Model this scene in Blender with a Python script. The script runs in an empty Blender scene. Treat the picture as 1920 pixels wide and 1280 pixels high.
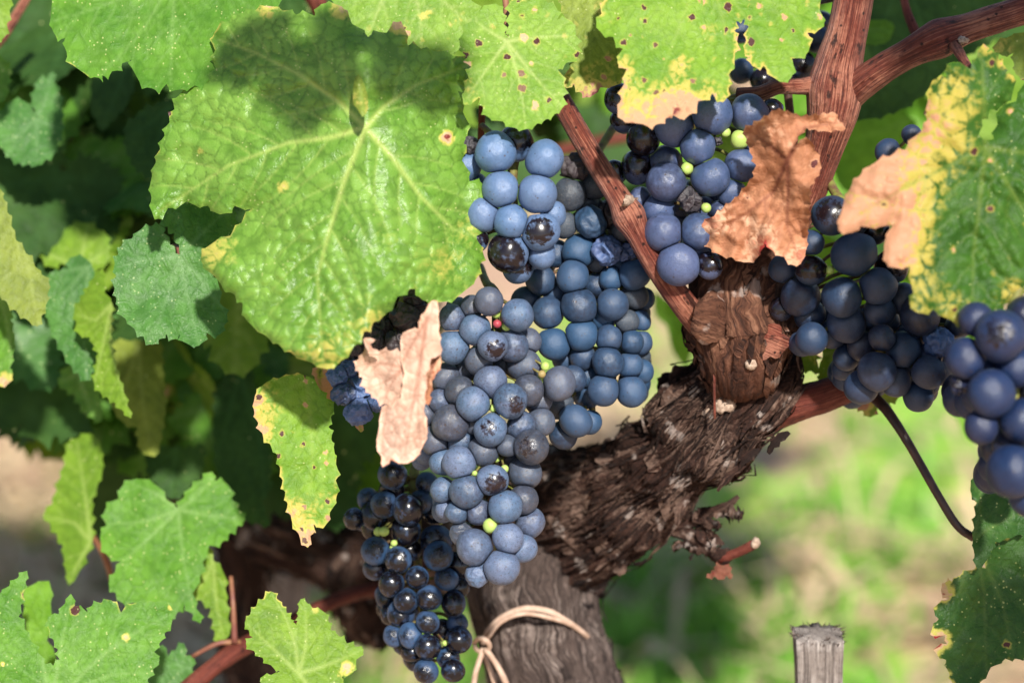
import bpy, bmesh, math, random
import numpy as np
from mathutils import Vector, Matrix, geometry
random.seed(7)
RNG = np.random.default_rng(11)
scene = bpy.context.scene
COL = scene.collection
R = math.radians

# ------------------------------------------------------------------ camera
LENS, FOCUS = 85.0, 0.885
FPX = 1920 * LENS / 36.0
CAM = np.array((0.0, 0.0, 0.85))
PITCH = R(20)
FWD = np.array((0, math.cos(PITCH), -math.sin(PITCH)))
UP = np.array((0, math.sin(PITCH), math.cos(PITCH)))
RGT = np.array((1.0, 0, 0))
cd = bpy.data.cameras.new('camera')
cam = bpy.data.objects.new('camera', cd)
COL.objects.link(cam)
cam.location = CAM
cam.rotation_euler = (R(90) - PITCH, 0, 0)
cd.lens = LENS
cd.sensor_width = 36
cd.clip_start = 0.05
cd.clip_end = 500
cd.dof.use_dof = True
cd.dof.focus_distance = FOCUS
cd.dof.aperture_fstop = 5.6
scene.camera = cam

# ------------------------------------------------------------------ light
SUN_AZ, SUN_EL = R(-14), R(44)
SUN = np.array((-math.sin(SUN_AZ) * math.cos(SUN_EL), -math.cos(SUN_AZ) * math.cos(SUN_EL), math.sin(SUN_EL)))
ld = bpy.data.lights.new('sun', 'SUN')
ld.energy = 4.1
ld.angle = R(2.4)
ld.color = (1.0, 0.95, 0.86)
sun = bpy.data.objects.new('sun', ld)
COL.objects.link(sun)
sun.rotation_euler = Vector(SUN).to_track_quat('Z', 'Y').to_euler()
w = bpy.data.worlds.new('World')
scene.world = w
w.use_nodes = True
wn = w.node_tree
sk = wn.nodes.new('ShaderNodeTexSky')
sk.sky_type = 'NISHITA'
sk.sun_disc = False
sk.sun_elevation = SUN_EL
sk.sun_rotation = R(180) + SUN_AZ
wn.links.new(sk.outputs[0], wn.nodes['Background'].inputs[0])
wn.nodes['Background'].inputs[1].default_value = 0.075
scene.view_settings.view_transform = 'Standard'
scene.view_settings.look = 'None'
scene.view_settings.exposure = 1.05
scene.view_settings.gamma = 1

# ------------------------------------------------------------------ helpers
def P(x, y, d):
    x = np.asarray(x, float); y = np.asarray(y, float); d = np.asarray(d, float)
    return (CAM + d[..., None] * FWD + ((x - 960) * d / FPX)[..., None] * RGT
            - ((y - 640) * d / FPX)[..., None] * UP)

def ground_at(x, y):
    v = FWD + (x - 960) / FPX * RGT - (y - 640) / FPX * UP
    t = -CAM[2] / v[2]
    return CAM + t * v

def hash3(i, j, k):
    n = (i * 374761393 + j * 668265263 + k * 2147483647 + 974634) & 0xffffffff
    n = ((n ^ (n >> 13)) * 1274126177) & 0xffffffff
    n = ((n ^ (n >> 16)) * 2246822519) & 0xffffffff
    return ((n ^ (n >> 15)) & 0xffff) / 32767.5 - 1

def vnoise(p):
    p = np.atleast_2d(np.asarray(p, float))
    if p.shape[1] == 2:
        p = np.c_[p, np.zeros(len(p))]
    i = np.floor(p).astype(np.int64)
    f = p - i
    f = f * f * f * (f * (f * 6 - 15) + 10)
    r = 0
    for a in (0, 1):
        for b in (0, 1):
            for c in (0, 1):
                wt = (f[:, 0] if a else 1 - f[:, 0]) * (f[:, 1] if b else 1 - f[:, 1]) * (f[:, 2] if c else 1 - f[:, 2])
                r = r + wt * hash3(i[:, 0] + a, i[:, 1] + b, i[:, 2] + c)
    return r

def fbm(p, o=4, g=0.5):
    p = np.atleast_2d(np.asarray(p, float))
    if p.shape[1] == 2:
        p = np.c_[p, np.zeros(len(p))]
    r, a, s = 0, 1.0, 0
    for k in range(o):
        r = r + a * vnoise(p * 2 ** k + 17.3 * k)
        s += a
        a *= g
    return r / s

def link_mesh(name, verts, faces, mat, parent=None, attrs=None, smooth=True, loc=None):
    me = bpy.data.meshes.new(name)
    verts = np.asarray(verts, float)
    org = np.zeros(3) if loc is None else np.asarray(loc, float)
    me.from_pydata((verts - org).tolist(), [], faces if isinstance(faces, list) else faces.tolist())
    for k, v in (attrs or {}).items():
        v = np.asarray(v, np.float32)
        if v.ndim == 1:
            a = me.attributes.new(k, 'FLOAT', 'POINT')
            a.data.foreach_set('value', v)
        else:
            a = me.attributes.new(k, 'FLOAT_VECTOR', 'POINT')
            a.data.foreach_set('vector', v.ravel())
    if smooth:
        me.polygons.foreach_set('use_smooth', [True] * len(me.polygons))
    me.update()
    if mat:
        me.materials.append(mat)
    o = bpy.data.objects.new(name, me)
    COL.objects.link(o)
    o.location = org
    if parent is not None:
        o.parent = parent
        o.location = org - np.array(parent.location)
    return o

def thing(name, label, cat, loc, group=None):
    o = bpy.data.objects.new(name, None)
    COL.objects.link(o)
    o.empty_display_size = 0.01
    o.location = loc
    return tag(o, label, cat, group)

def tag(o, label, cat, group=None, kind=None):
    o['label'] = label
    o['category'] = cat
    if group:
        o['group'] = group
    if kind:
        o['kind'] = kind
    return o

# ------------------------------------------------------------------ node helper
class NT:
    def __init__(s, name):
        s.m = bpy.data.materials.new(name)
        s.m.use_nodes = True
        s.t = s.m.node_tree
        s.t.nodes.clear()
    def put(s, sock, v):
        if isinstance(v, bpy.types.NodeSocket):
            s.t.links.new(v, sock)
        elif v is not None:
            if sock.type == 'RGBA' and len(v) == 3:
                v = (*v, 1)
            sock.default_value = v
    def n(s, typ, ins=None, out=0, **props):
        nd = s.t.nodes.new('ShaderNode' + typ)
        for k, v in props.items():
            setattr(nd, k, v)
        for k, v in (ins or {}).items():
            s.put(nd.inputs[k], v)
        return nd.outputs[out] if out is not None else nd
    def attr(s, name, typ='GEOMETRY', out='Fac'):
        return s.n('Attribute', attribute_name=name, attribute_type=typ, out=out)
    def math(s, op, a, b=0.0, c=None, clamp=False):
        return s.n('Math', {0: a, 1: b} if c is None else {0: a, 1: b, 2: c}, operation=op, use_clamp=clamp)
    def mix(s, f, a, b, blend='MIX'):
        nd = s.t.nodes.new('ShaderNodeMix')
        nd.data_type = 'RGBA'
        nd.blend_type = blend
        s.put(nd.inputs[0], f); s.put(nd.inputs[6], a); s.put(nd.inputs[7], b)
        return nd.outputs[2]
    def rng(s, v, a, b, c=0.0, d=1.0, smooth=True):
        return s.n('MapRange', {0: v, 1: a, 2: b, 3: c, 4: d}, interpolation_type='SMOOTHSTEP' if smooth else 'LINEAR')
    def noise(s, vec, scale, detail=3, rough=0.55, out=0, **k):
        return s.n('TexNoise', {'Vector': vec, 'Scale': scale, 'Detail': detail, 'Roughness': rough, **k}, out=out)
    def voro(s, vec, scale, feature='F1', out='Distance', rnd=1.0):
        return s.n('TexVoronoi', {'Vector': vec, 'Scale': scale, 'Randomness': rnd}, out=out, feature=feature)
    def scale(s, vec, v3):
        return s.n('VectorMath', {0: vec, 1: v3}, operation='MULTIPLY')
    def add(s, a, b):
        return s.n('VectorMath', {0: a, 1: b}, operation='ADD')
    def bump(s, h, strength, dist):
        return s.n('Bump', {'Height': h, 'Strength': strength, 'Distance': dist})
    def out(s, sh):
        o = s.t.nodes.new('ShaderNodeOutputMaterial')
        s.t.links.new(sh, o.inputs[0])
        return s.m

def leaf_mat(name, g1, g2, vein=(0.35, 0.45, 0.10), veinstr=0.5, speck=0.3, spot=0.0, rough=0.42, trans=0.3,
             yellow=(0.46, 0.43, 0.09), tan=(0.55, 0.36, 0.21), red=(0.20, 0.035, 0.03), spotc=(0.07, 0.025, 0.022),
             speckc=(0.50, 0.54, 0.22), retic=0.35, spec=0.24, bump=0.5, redat=(0.84, 1.05), spots=3.2):
    t = NT(name)
    luv = t.attr('luv', out='Vector')
    rnd = t.n('ObjectInfo', out='Random')
    v = t.add(luv, t.n('CombineXYZ', {0: t.math('MULTIPLY', rnd, 57.0), 1: t.math('MULTIPLY', rnd, 23.0)}))
    age, ve, ve2 = t.attr('age'), t.attr('vein'), t.attr('vein2')
    n1 = t.noise(v, 1.1, 4)
    n2 = t.noise(v, 7.0, 4, 0.65)
    n3 = t.noise(v, 26.0, 2)
    c = t.mix(t.rng(n1, 0.32, 0.68), g1, g2)
    c = t.mix(t.rng(n2, 0.35, 0.75, 0, 0.45), c, g2)
    c = t.mix(t.math('MULTIPLY', ve2, retic), c, tuple(x * 0.55 for x in g1))
    ag = t.math('ADD', age, t.math('MULTIPLY', t.math('SUBTRACT', n2, 0.5), t.rng(age, 0.0, 0.35, 0.15, 0.55)))
    ag = t.math('SUBTRACT', ag, t.math('MULTIPLY', t.math('ADD', ve2, ve), t.rng(age, 0.1, 0.5, 0, 0.26)))
    c = t.mix(t.rng(ag, 0.18, 0.46), c, yellow)
    c = t.mix(t.rng(ag, 0.5, 0.72), c, tan)
    c = t.mix(t.rng(ag, *redat), c, red)
    c = t.mix(t.math('MULTIPLY', ve, veinstr), c, vein)
    if spot > 0:
        vd = t.add(v, t.n('VectorMath', {0: t.noise(v, 9.0, 3, out=1), 1: (0.16, 0.16, 0)}, operation='MULTIPLY'))
        nd = t.n('TexVoronoi', {'Vector': vd, 'Scale': spots}, out=None)
        cr = t.n('SeparateColor', {0: nd.outputs['Color']}, out=None)
        size = t.math('MULTIPLY', t.rng(cr.outputs[0], 1 - spot, 1.0, 0.22, 1, False), 0.30)
        fac = t.rng(t.math('SUBTRACT', nd.outputs['Distance'], size), 0.0, 0.05, 1, 0)
        fac = t.math('MULTIPLY', fac, t.rng(cr.outputs[0], 1 - spot, 1 - spot + 0.02))
        halo = t.rng(t.math('SUBTRACT', nd.outputs['Distance'], size), 0.0, 0.16, 0.7, 0)
        halo = t.math('MULTIPLY', halo, t.rng(cr.outputs[0], 1 - spot, 1 - spot + 0.02))
        c = t.mix(halo, c, yellow)
        c = t.mix(fac, c, t.mix(t.rng(cr.outputs[1], .3, .7), spotc, tan))
    if speck > 0:
        nd = t.n('TexVoronoi', {'Vector': v, 'Scale': 13.0}, out=None)
        cr = t.n('SeparateColor', {0: nd.outputs['Color']}, out=None)
        gate = t.rng(t.math('ADD', cr.outputs[0], t.math('MULTIPLY', t.noise(v, 1.9, 2), 2.2)), 2.25 - speck, 2.32 - speck)
        sf = t.math('MULTIPLY', t.rng(t.math('ADD', nd.outputs['Distance'], t.math('MULTIPLY', t.math('SUBTRACT', n3, .5), .35)), 0.10, 0.30, 1, 0), gate)
        c = t.mix(t.math('MULTIPLY', sf, 0.6), c, speckc)
    h = t.math('ADD', t.math('MULTIPLY', ve2, -0.35), t.math('MULTIPLY', n2, 0.8))
    h = t.math('ADD', h, t.math('MULTIPLY', n3, 0.35))
    bm = t.bump(h, bump, 0.0012)
    rg = t.rng(n2, 0.3, 0.8, rough - 0.08, rough + 0.18)
    pb = t.n('BsdfPrincipled', {'Base Color': c, 'Roughness': rg, 'Specular IOR Level': spec, 'Normal': bm})
    tr = t.n('BsdfTranslucent', {'Color': t.mix(1.0, c, (1.0, 1.0, 0.55), 'MULTIPLY'), 'Normal': bm})
    return t.out(t.n('MixShader', {0: trans, 1: pb, 2: tr}))

def berry_mat(name, bloom1, bloom2, skin, patch=0.35, dots=0.5, rough=0.5, worn=0.0, dusty=0.0, gloss=0.24):
    """waxy bloom over dark skin; object colour r = size of the rubbed patch round local +Z, g = tint, b = bloom thickness"""
    t = NT(name)
    oi = t.n('ObjectInfo', out=None)
    rnd = oi.outputs['Random']
    oc = t.n('SeparateColor', {0: oi.outputs['Color']}, out=None)
    co = t.n('TexCoord', out='Object')
    v = t.add(co, t.n('CombineXYZ', {0: t.math('MULTIPLY', rnd, 91.0), 1: t.math('MULTIPLY', rnd, 37.0), 2: t.math('MULTIPLY', rnd, 11.0)}))
    n1 = t.noise(v, 1.3, 4, 0.6)
    n2 = t.noise(v, 4.0, 5, 0.7)
    n3 = t.noise(v, 14.0, 3, 0.6)
    c = t.mix(t.rng(t.math('ADD', n1, t.math('MULTIPLY', t.math('SUBTRACT', oc.outputs[1], 0.5), 0.5)), 0.3, 0.7), bloom1, bloom2)
    c = t.mix(t.rng(n2, 0.35, 0.75, 0.0, 0.4), c, tuple(x * 0.55 for x in bloom1))
    thick = t.math('ADD', t.math('MULTIPLY', n2, 0.8), oc.outputs[2])
    thick = t.rng(thick, 0.55, 1.0, 0.35, 1.0)
    # rubbed patch
    z = t.n('SeparateXYZ', {0: co}, out=2)
    pz = t.math('ADD', z, t.math('MULTIPLY', t.math('SUBTRACT', n2, 0.5), 1.05))
    pz = t.math('ADD', pz, t.math('MULTIPLY', t.math('SUBTRACT', n3, 0.5), 0.2))
    pf = t.rng(t.math('ADD', pz, t.math('MULTIPLY', oc.outputs[0], 1.9)), 1.62, 1.62 + patch * 0.4, 0, 1)
    sk = t.math('MULTIPLY', thick, t.math('SUBTRACT', 1.0, pf))
    if worn > 0:
        sk = t.math('MULTIPLY', sk, t.rng(n3, 0.62 - worn * 0.2, 0.72 - worn * 0.1, 1.0, 0.45))
    c = t.mix(sk, skin, c)
    # scuffs where the bloom is thin, in patches and fine streaks
    st = t.noise(t.scale(v, (2.2, 2.2, 9.0)), 2.6, 5, 0.7)
    sc_ = t.math('MULTIPLY', t.rng(st, 0.56, 0.66, 0, 1), t.rng(n1, 0.42, 0.62))
    c = t.mix(t.math('MULTIPLY', sc_, 0.30 + 0.5 * worn), c, skin)
    c = t.mix(t.rng(t.noise(v, 2.2, 3, 0.55), 0.5, 0.72, 0, 0.4), c, tuple(min(1, x * 1.3 + 0.003) for x in bloom2))
    df = None
    for scl, dn, sz in ((2.6, dots * 0.8, 0.15), (5.0, dots, 0.22)):
        nd = t.n('TexVoronoi', {'Vector': v, 'Scale': scl}, out=None)
        cr = t.n('SeparateColor', {0: nd.outputs['Color']}, out=None)
        rad = t.rng(cr.outputs[0], 1 - dn, 1.0, 0.06, sz, False)
        f_ = t.rng(t.math('SUBTRACT', nd.outputs['Distance'], rad), -0.02, 0.05, 1, 0)
        f_ = t.math('MULTIPLY', f_, t.rng(cr.outputs[0], 1 - dn, 1 - dn + .03))
        c = t.mix(t.math('MULTIPLY', f_, 0.85), c, t.mix(cr.outputs[1], (0.008, 0.005, 0.005), (0.06, 0.035, 0.025)))
        df = f_ if df is None else t.math('MAXIMUM', df, f_)
    if dusty > 0:
        c = t.mix(t.math('MULTIPLY', t.rng(n3, 0.5, 0.7), dusty), c, (0.20, 0.18, 0.18))
        nd2 = t.voro(v, 11.0)
        c = t.mix(t.math('MULTIPLY', t.rng(nd2, 0.06, 0.11, 1, 0), dusty), c, (0.5, 0.42, 0.33))
    rg = t.math('ADD', t.math('MULTIPLY', sk, rough - gloss), gloss)
    bm = t.bump(t.math('ADD', t.math('MULTIPLY', n3, sk), t.math('MULTIPLY', df, -1.0)), 0.18, 0.04)
    pb = t.n('BsdfPrincipled', {'Base Color': c, 'Roughness': rg, 'Specular IOR Level': 0.5, 'Normal': bm,
                                'Sheen Weight': t.math('MULTIPLY', sk, 0.02), 'Sheen Roughness': 0.5, 'Sheen Tint': (0.6, 0.7, 1.0, 1)})
    return t.out(pb)

def bark_mat(name, dark, mid, light, su=9.0, sv=80.0, bump=0.8, patch=0.5, rough=0.85, dots=0.0, lich=0.0, spec=0.2, wob=0.012, blot=0.0, lt=(0.52, 0.66)):
    t = NT(name)
    uv = t.attr('buv', out='Vector')
    oc = t.n('TexCoord', out='Object')
    rn = t.attr('rnd')
    dis = t.n('VectorMath', {0: t.noise(oc, 60.0, 3, out=1), 1: (wob, wob, 0)}, operation='MULTIPLY')
    v = t.scale(t.add(uv, dis), (su, sv, 1.0))
    n1 = t.noise(v, 6.0, 6, 0.7)
    n2 = t.noise(oc, 45.0, 4, 0.6)
    n4 = t.noise(oc, 420.0, 3, 0.6)
    k = t.math('ADD', n1, t.math('MULTIPLY', t.math('SUBTRACT', rn, 0.5), 0.28))
    c = t.mix(t.rng(k, 0.33, 0.55), dark, mid)
    c = t.mix(t.math('MULTIPLY', t.rng(t.math('ADD', t.math('MULTIPLY', k, 0.6), t.math('MULTIPLY', n2, 0.45)), *lt), patch), c, light)
    c = t.mix(t.rng(n4, 0.45, 0.75, 0, 0.5), c, dark)
    if lich > 0:
        c = t.mix(t.math('MULTIPLY', t.rng(t.noise(oc, 90.0, 4, 0.5), 0.60, 0.66), lich), c, (0.48, 0.40, 0.36))
    if blot > 0:
        bl = t.noise(t.scale(uv, (1.0, 2.2, 1.0)), 75.0, 4, 0.6)
        c = t.mix(t.math('MULTIPLY', t.rng(bl, 0.60, 0.66), blot), c, tuple(x * 0.3 for x in dark))
    if dots > 0:
        nd = t.n('TexVoronoi', {'Vector': t.scale(uv, (1.0, 1.0, 1.0)), 'Scale': 330.0}, out=None)
        cr = t.n('SeparateColor', {0: nd.outputs['Color']}, out=None)
        df = t.math('MULTIPLY', t.rng(nd.outputs['Distance'], 0.1, 0.3, 1, 0), t.rng(cr.outputs[0], 1 - dots, 1 - dots + .05))
        c = t.mix(df, c, tuple(x * 0.35 for x in dark))
    bm = t.bump(t.math('ADD', n1, t.math('MULTIPLY', n4, 0.35)), bump, 0.0025)
    return t.out(t.n('BsdfPrincipled', {'Base Color': c, 'Roughness': rough, 'Specular IOR Level': spec, 'Normal': bm}))

def plain_mat(name, c1, c2, scale, rough=0.6, bump=0.2, bd=0.0005, trans=0.0):
    t = NT(name)
    oc = t.n('TexCoord', out='Object')
    n1 = t.noise(oc, scale, 4, 0.6)
    c = t.mix(t.rng(n1, 0.35, 0.65), c1, c2)
    pb = t.n('BsdfPrincipled', {'Base Color': c, 'Roughness': rough, 'Normal': t.bump(n1, bump, bd), 'Specular IOR Level': 0.35})
    if trans:
        pb = t.n('MixShader', {0: trans, 1: pb, 2: t.n('BsdfTranslucent', {'Color': c})})
    return t.out(pb)

# ------------------------------------------------------------------ materials
M = {}
M['ground'] = None
M['cane'] = bark_mat('cane_bark', (0.060, 0.014, 0.010), (0.185, 0.040, 0.024), (0.40, 0.165, 0.105), 7, 200, 0.9, 0.85, 0.5, 0.3, spec=0.4, wob=0.0006, blot=0.9, lt=(0.49, 0.60))
M['cane_dark'] = bark_mat('cane_bark_dark', (0.05, 0.013, 0.010), (0.13, 0.030, 0.020), (0.22, 0.085, 0.055), 7, 200, 0.5, 0.5, 0.6, 0.15, wob=0.0006, blot=0.6)
M['trunk'] = bark_mat('old_bark', (0.014, 0.008, 0.007), (0.042, 0.018, 0.012), (0.20, 0.13, 0.10), 8, 120, 1.0, 0.7, 0.9, 0, 0.5)
M['trunk_grey'] = bark_mat('grey_bark', (0.018, 0.013, 0.012), (0.082, 0.058, 0.050), (0.27, 0.215, 0.19), 6, 130, 1.0, 0.8, 0.9)
M['spur'] = bark_mat('spur_bark', (0.020, 0.009, 0.007), (0.095, 0.038, 0.022), (0.26, 0.13, 0.08), 9, 80, 1.0, 0.6, 0.85, 0, 0.35)
M['post'] = bark_mat('weathered_wood', (0.085, 0.070, 0.064), (0.24, 0.205, 0.185), (0.42, 0.38, 0.355), 5, 150, 0.7, 0.7, 0.9, wob=0.0012)
M['petiole'] = plain_mat('petiole', (0.14, 0.045, 0.035), (0.22, 0.10, 0.05), 120, 0.5)
M['stem_dark'] = plain_mat('dark_stem', (0.035, 0.020, 0.016), (0.08, 0.04, 0.03), 120, 0.45)
M['stem'] = plain_mat('bunch_stem', (0.16, 0.17, 0.035), (0.10, 0.05, 0.03), 220, 0.6)
M['unripe'] = plain_mat('unripe_berry', (0.27, 0.38, 0.08), (0.36, 0.46, 0.13), 150, 0.35)
M['unripe_brown'] = plain_mat('unripe_brown_berry', (0.30, 0.26, 0.09), (0.22, 0.13, 0.06), 300, 0.45)
M['unripe_red'] = plain_mat('unripe_red_berry', (0.25, 0.03, 0.05), (0.36, 0.06, 0.07), 200, 0.3)
M['twine'] = plain_mat('twine', (0.34, 0.225, 0.165), (0.46, 0.33, 0.255), 260, 0.75, 0.5)
M['cut'] = plain_mat('cut_wood', (0.22, 0.15, 0.11), (0.40, 0.30, 0.23), 600, 0.8, 0.6)
M['bA'] = berry_mat('berry_dusty_blue', (0.070, 0.122, 0.212), (0.105, 0.138, 0.228), (0.010, 0.005, 0.008), dots=0.75, worn=0.6, rough=0.5)
M['bA2'] = berry_mat('berry_grey_blue', (0.052, 0.072, 0.112), (0.074, 0.092, 0.142), (0.010, 0.006, 0.008), dots=0.7, worn=0.9, dusty=0.35, rough=0.5)
M['bB'] = berry_mat('berry_deep_blue', (0.021, 0.060, 0.130), (0.030, 0.060, 0.122), (0.007, 0.004, 0.006), dots=0.25, rough=0.55)
M['bB2'] = berry_mat('berry_web_grey', (0.026, 0.040, 0.060), (0.036, 0.050, 0.072), (0.007, 0.004, 0.006), dots=0.3, dusty=0.35, rough=0.6)
M['bC'] = berry_mat('berry_pale_blue', (0.070, 0.130, 0.250), (0.098, 0.152, 0.272), (0.007, 0.004, 0.006), dots=0.3, rough=0.42, gloss=0.22)
M['bD'] = berry_mat('berry_violet_blue', (0.040, 0.068, 0.150), (0.068, 0.092, 0.188), (0.007, 0.004, 0.006), dots=0.25, rough=0.42, worn=0.2)
M['bE'] = berry_mat('berry_slate_blue', (0.013, 0.034, 0.080), (0.021, 0.033, 0.070), (0.007, 0.004, 0.006), dots=0.2, rough=0.5, worn=0.1)
M['bF'] = berry_mat('berry_strong_blue', (0.005, 0.020, 0.070), (0.011, 0.018, 0.054), (0.007, 0.004, 0.006), dots=0.1, rough=0.45)
M['bG'] = berry_mat('berry_black', (0.022, 0.062, 0.140), (0.034, 0.066, 0.142), (0.004, 0.003, 0.005), dots=0.1, rough=0.45, patch=1.2, gloss=0.24)
M['rais'] = berry_mat('raisin_black', (0.018, 0.016, 0.022), (0.035, 0.025, 0.030), (0.008, 0.006, 0.007), dots=0.3, dusty=0.2, rough=0.6)
M['raisb'] = berry_mat('raisin_blue', (0.055, 0.105, 0.24), (0.08, 0.12, 0.26), (0.012, 0.010, 0.018), dots=0.2, rough=0.55, worn=0.3)

L = {}
L['bright'] = leaf_mat('leaf_bright', (0.095, 0.225, 0.020), (0.190, 0.350, 0.052), vein=(0.50, 0.58, 0.16), veinstr=0.65, speck=0.22, spot=0.05, rough=0.36, retic=0.55, bump=0.45, spec=0.5)
L['spotted'] = leaf_mat('leaf_spotted', (0.130, 0.260, 0.024), (0.220, 0.360, 0.051), vein=(0.45, 0.52, 0.18), veinstr=0.6, speck=0.35, spot=0.55, spots=3.8, rough=0.5)
L['yellowing'] = leaf_mat('leaf_yellowing', g1=(0.110, 0.240, 0.018), g2=(0.190, 0.330, 0.030), redat=(1.0, 1.3), veinstr=0.3, speck=0.15, spot=0.55, spots=4.6, rough=0.5, yellow=(0.46, 0.39, 0.08), tan=(0.50, 0.29, 0.16))
L['autumn'] = leaf_mat('leaf_autumn', (0.022, 0.078, 0.008), (0.050, 0.130, 0.013), vein=(0.16, 0.22, 0.04), veinstr=0.6, redat=(1.1, 1.4), speck=0.22, spot=0.34, spots=3.0, rough=0.5, yellow=(0.40, 0.33, 0.06), tan=(0.50, 0.255, 0.15), red=(0.20, 0.04, 0.035))
L['mottled'] = leaf_mat('leaf_mottled', (0.11, 0.17, 0.02), (0.20, 0.26, 0.035), veinstr=0.3, speck=0.2, spot=0.5, rough=0.55, yellow=(0.38, 0.33, 0.08), tan=(0.34, 0.17, 0.11), red=(0.12, 0.025, 0.03))
L['mid'] = leaf_mat('leaf_mid', (0.060, 0.175, 0.016), (0.115, 0.265, 0.027), vein=(0.20, 0.34, 0.10), veinstr=0.65, speck=0.40, spot=0.03, rough=0.5)
L['mid_warm'] = leaf_mat('leaf_mid_warm', (0.100, 0.200, 0.015), (0.170, 0.290, 0.024), vein=(0.30, 0.40, 0.10), veinstr=0.75, speck=0.25, spot=0.06, rough=0.5)
L['blue'] = leaf_mat('leaf_blue_green', (0.042, 0.135, 0.026), (0.080, 0.205, 0.040), vein=(0.14, 0.26, 0.10), veinstr=0.60, speck=0.42, rough=0.42, speckc=(0.42, 0.52, 0.24))
L['deep'] = leaf_mat('leaf_deep_shade', (0.024, 0.066, 0.012), (0.048, 0.110, 0.020), vein=(0.08, 0.2, 0.06), veinstr=0.3, speck=0.1, rough=0.6, spec=0.2)  # base green darkened to stand in for shade inside the vine
L['right'] = leaf_mat('leaf_dark_right', (0.020, 0.070, 0.010), (0.042, 0.110, 0.018), vein=(0.15, 0.22, 0.06), veinstr=0.35, speck=0.36, spot=0.05, rough=0.45, red=(0.26, 0.02, 0.025))
L['olive'] = leaf_mat('leaf_olive', (0.12, 0.17, 0.02), (0.20, 0.25, 0.035), vein=(0.30, 0.36, 0.09), veinstr=0.5, speck=0.1, rough=0.5)
L['fresh'] = leaf_mat('leaf_fresh', (0.100, 0.260, 0.015), (0.170, 0.360, 0.027), vein=(0.22, 0.42, 0.07), veinstr=0.4, speck=0.05, rough=0.5, trans=0.45)
L['dead'] = leaf_mat('leaf_dead', (0.30, 0.115, 0.055), (0.50, 0.235, 0.13), vein=(0.13, 0.035, 0.022), veinstr=0.9, speck=0.0, spot=0.12, rough=0.65, yellow=(0.58, 0.33, 0.21), tan=(0.42, 0.17, 0.10), red=(0.30, 0.035, 0.03), spotc=(0.10, 0.03, 0.03), retic=0.3, trans=0.2, spec=0.25)
L['scrap'] = leaf_mat('leaf_scrap', (0.10, 0.035, 0.022), (0.20, 0.080, 0.05), vein=(0.06, 0.02, 0.015), veinstr=0.6, speck=0.0, rough=0.8, tan=(0.16, 0.06, 0.04), yellow=(0.18, 0.08, 0.05), trans=0.15, spec=0.1)
L['pale_dead'] = leaf_mat('leaf_pale_dead', (0.50, 0.30, 0.215), (0.62, 0.42, 0.325), vein=(0.27, 0.11, 0.065), veinstr=0.75, speck=0.0, spot=0.12, rough=0.7, yellow=(0.70, 0.46, 0.34), tan=(0.56, 0.30, 0.21), red=(0.28, 0.06, 0.035), spotc=(0.16, 0.05, 0.05), retic=0.5, trans=0.15, spec=0.2)

# ------------------------------------------------------------------ leaves
def inside(poly, pts):
    x, y = pts[:, 0], pts[:, 1]
    r = np.zeros(len(pts), bool)
    n = len(poly)
    for i in range(n):
        x1, y1 = poly[i]; x2, y2 = poly[(i + 1) % n]
        c = ((y1 > y) != (y2 > y))
        if y2 != y1:
            r ^= c & (x < (x2 - x1) * (y - y1) / (y2 - y1) + x1)
    return r

def seg_dist(pts, a, b):
    """distances of pts (N,2) to segments a->b (S,2): (N,S)"""
    d = b - a
    l2 = (d * d).sum(1) + 1e-9
    out = np.empty((len(pts), len(a)), np.float32)
    for i in range(0, len(pts), 4000):
        q = pts[i:i + 4000, None, :] - a[None]
        tt = np.clip((q * d).sum(2) / l2, 0, 1)
        out[i:i + 4000] = np.sqrt(((q - tt[..., None] * d) ** 2).sum(2))
    return out

def serrate(poly, sp, amp, rg):
    poly = np.asarray(poly, float)
    area = 0.5 * np.sum(poly[:, 0] * np.roll(poly[:, 1], -1) - np.roll(poly[:, 0], -1) * poly[:, 1])
    sgn = 1 if area > 0 else -1
    out = []
    for i in range(len(poly)):
        a, b = poly[i], poly[(i + 1) % len(poly)]
        d = b - a
        ln = np.hypot(*d)
        nrm = np.array((d[1], -d[0])) / max(ln, 1e-6) * sgn
        out.append(a)
        k = max(1, int(round(ln / sp)))
        flip = rg.random() < 0.5
        for j in range(k):
            w_ = amp * (0.55 + 0.9 * rg.random())
            for tt, h in ((0.35, 0.42), (0.66, 1.0), (0.80, 0.35)):
                if flip:
                    tt = 1 - tt
                if amp <= 0:
                    continue
                out.append(a + d * ((j + tt) / k) + nrm * h * w_)
            if flip and amp > 0:
                out[-3:] = out[-3:][::-1]
            if j < k - 1:
                out.append(a + d * ((j + 1) / k) + nrm * amp * 0.1 * rg.normal())
    return np.array(out)

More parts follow.
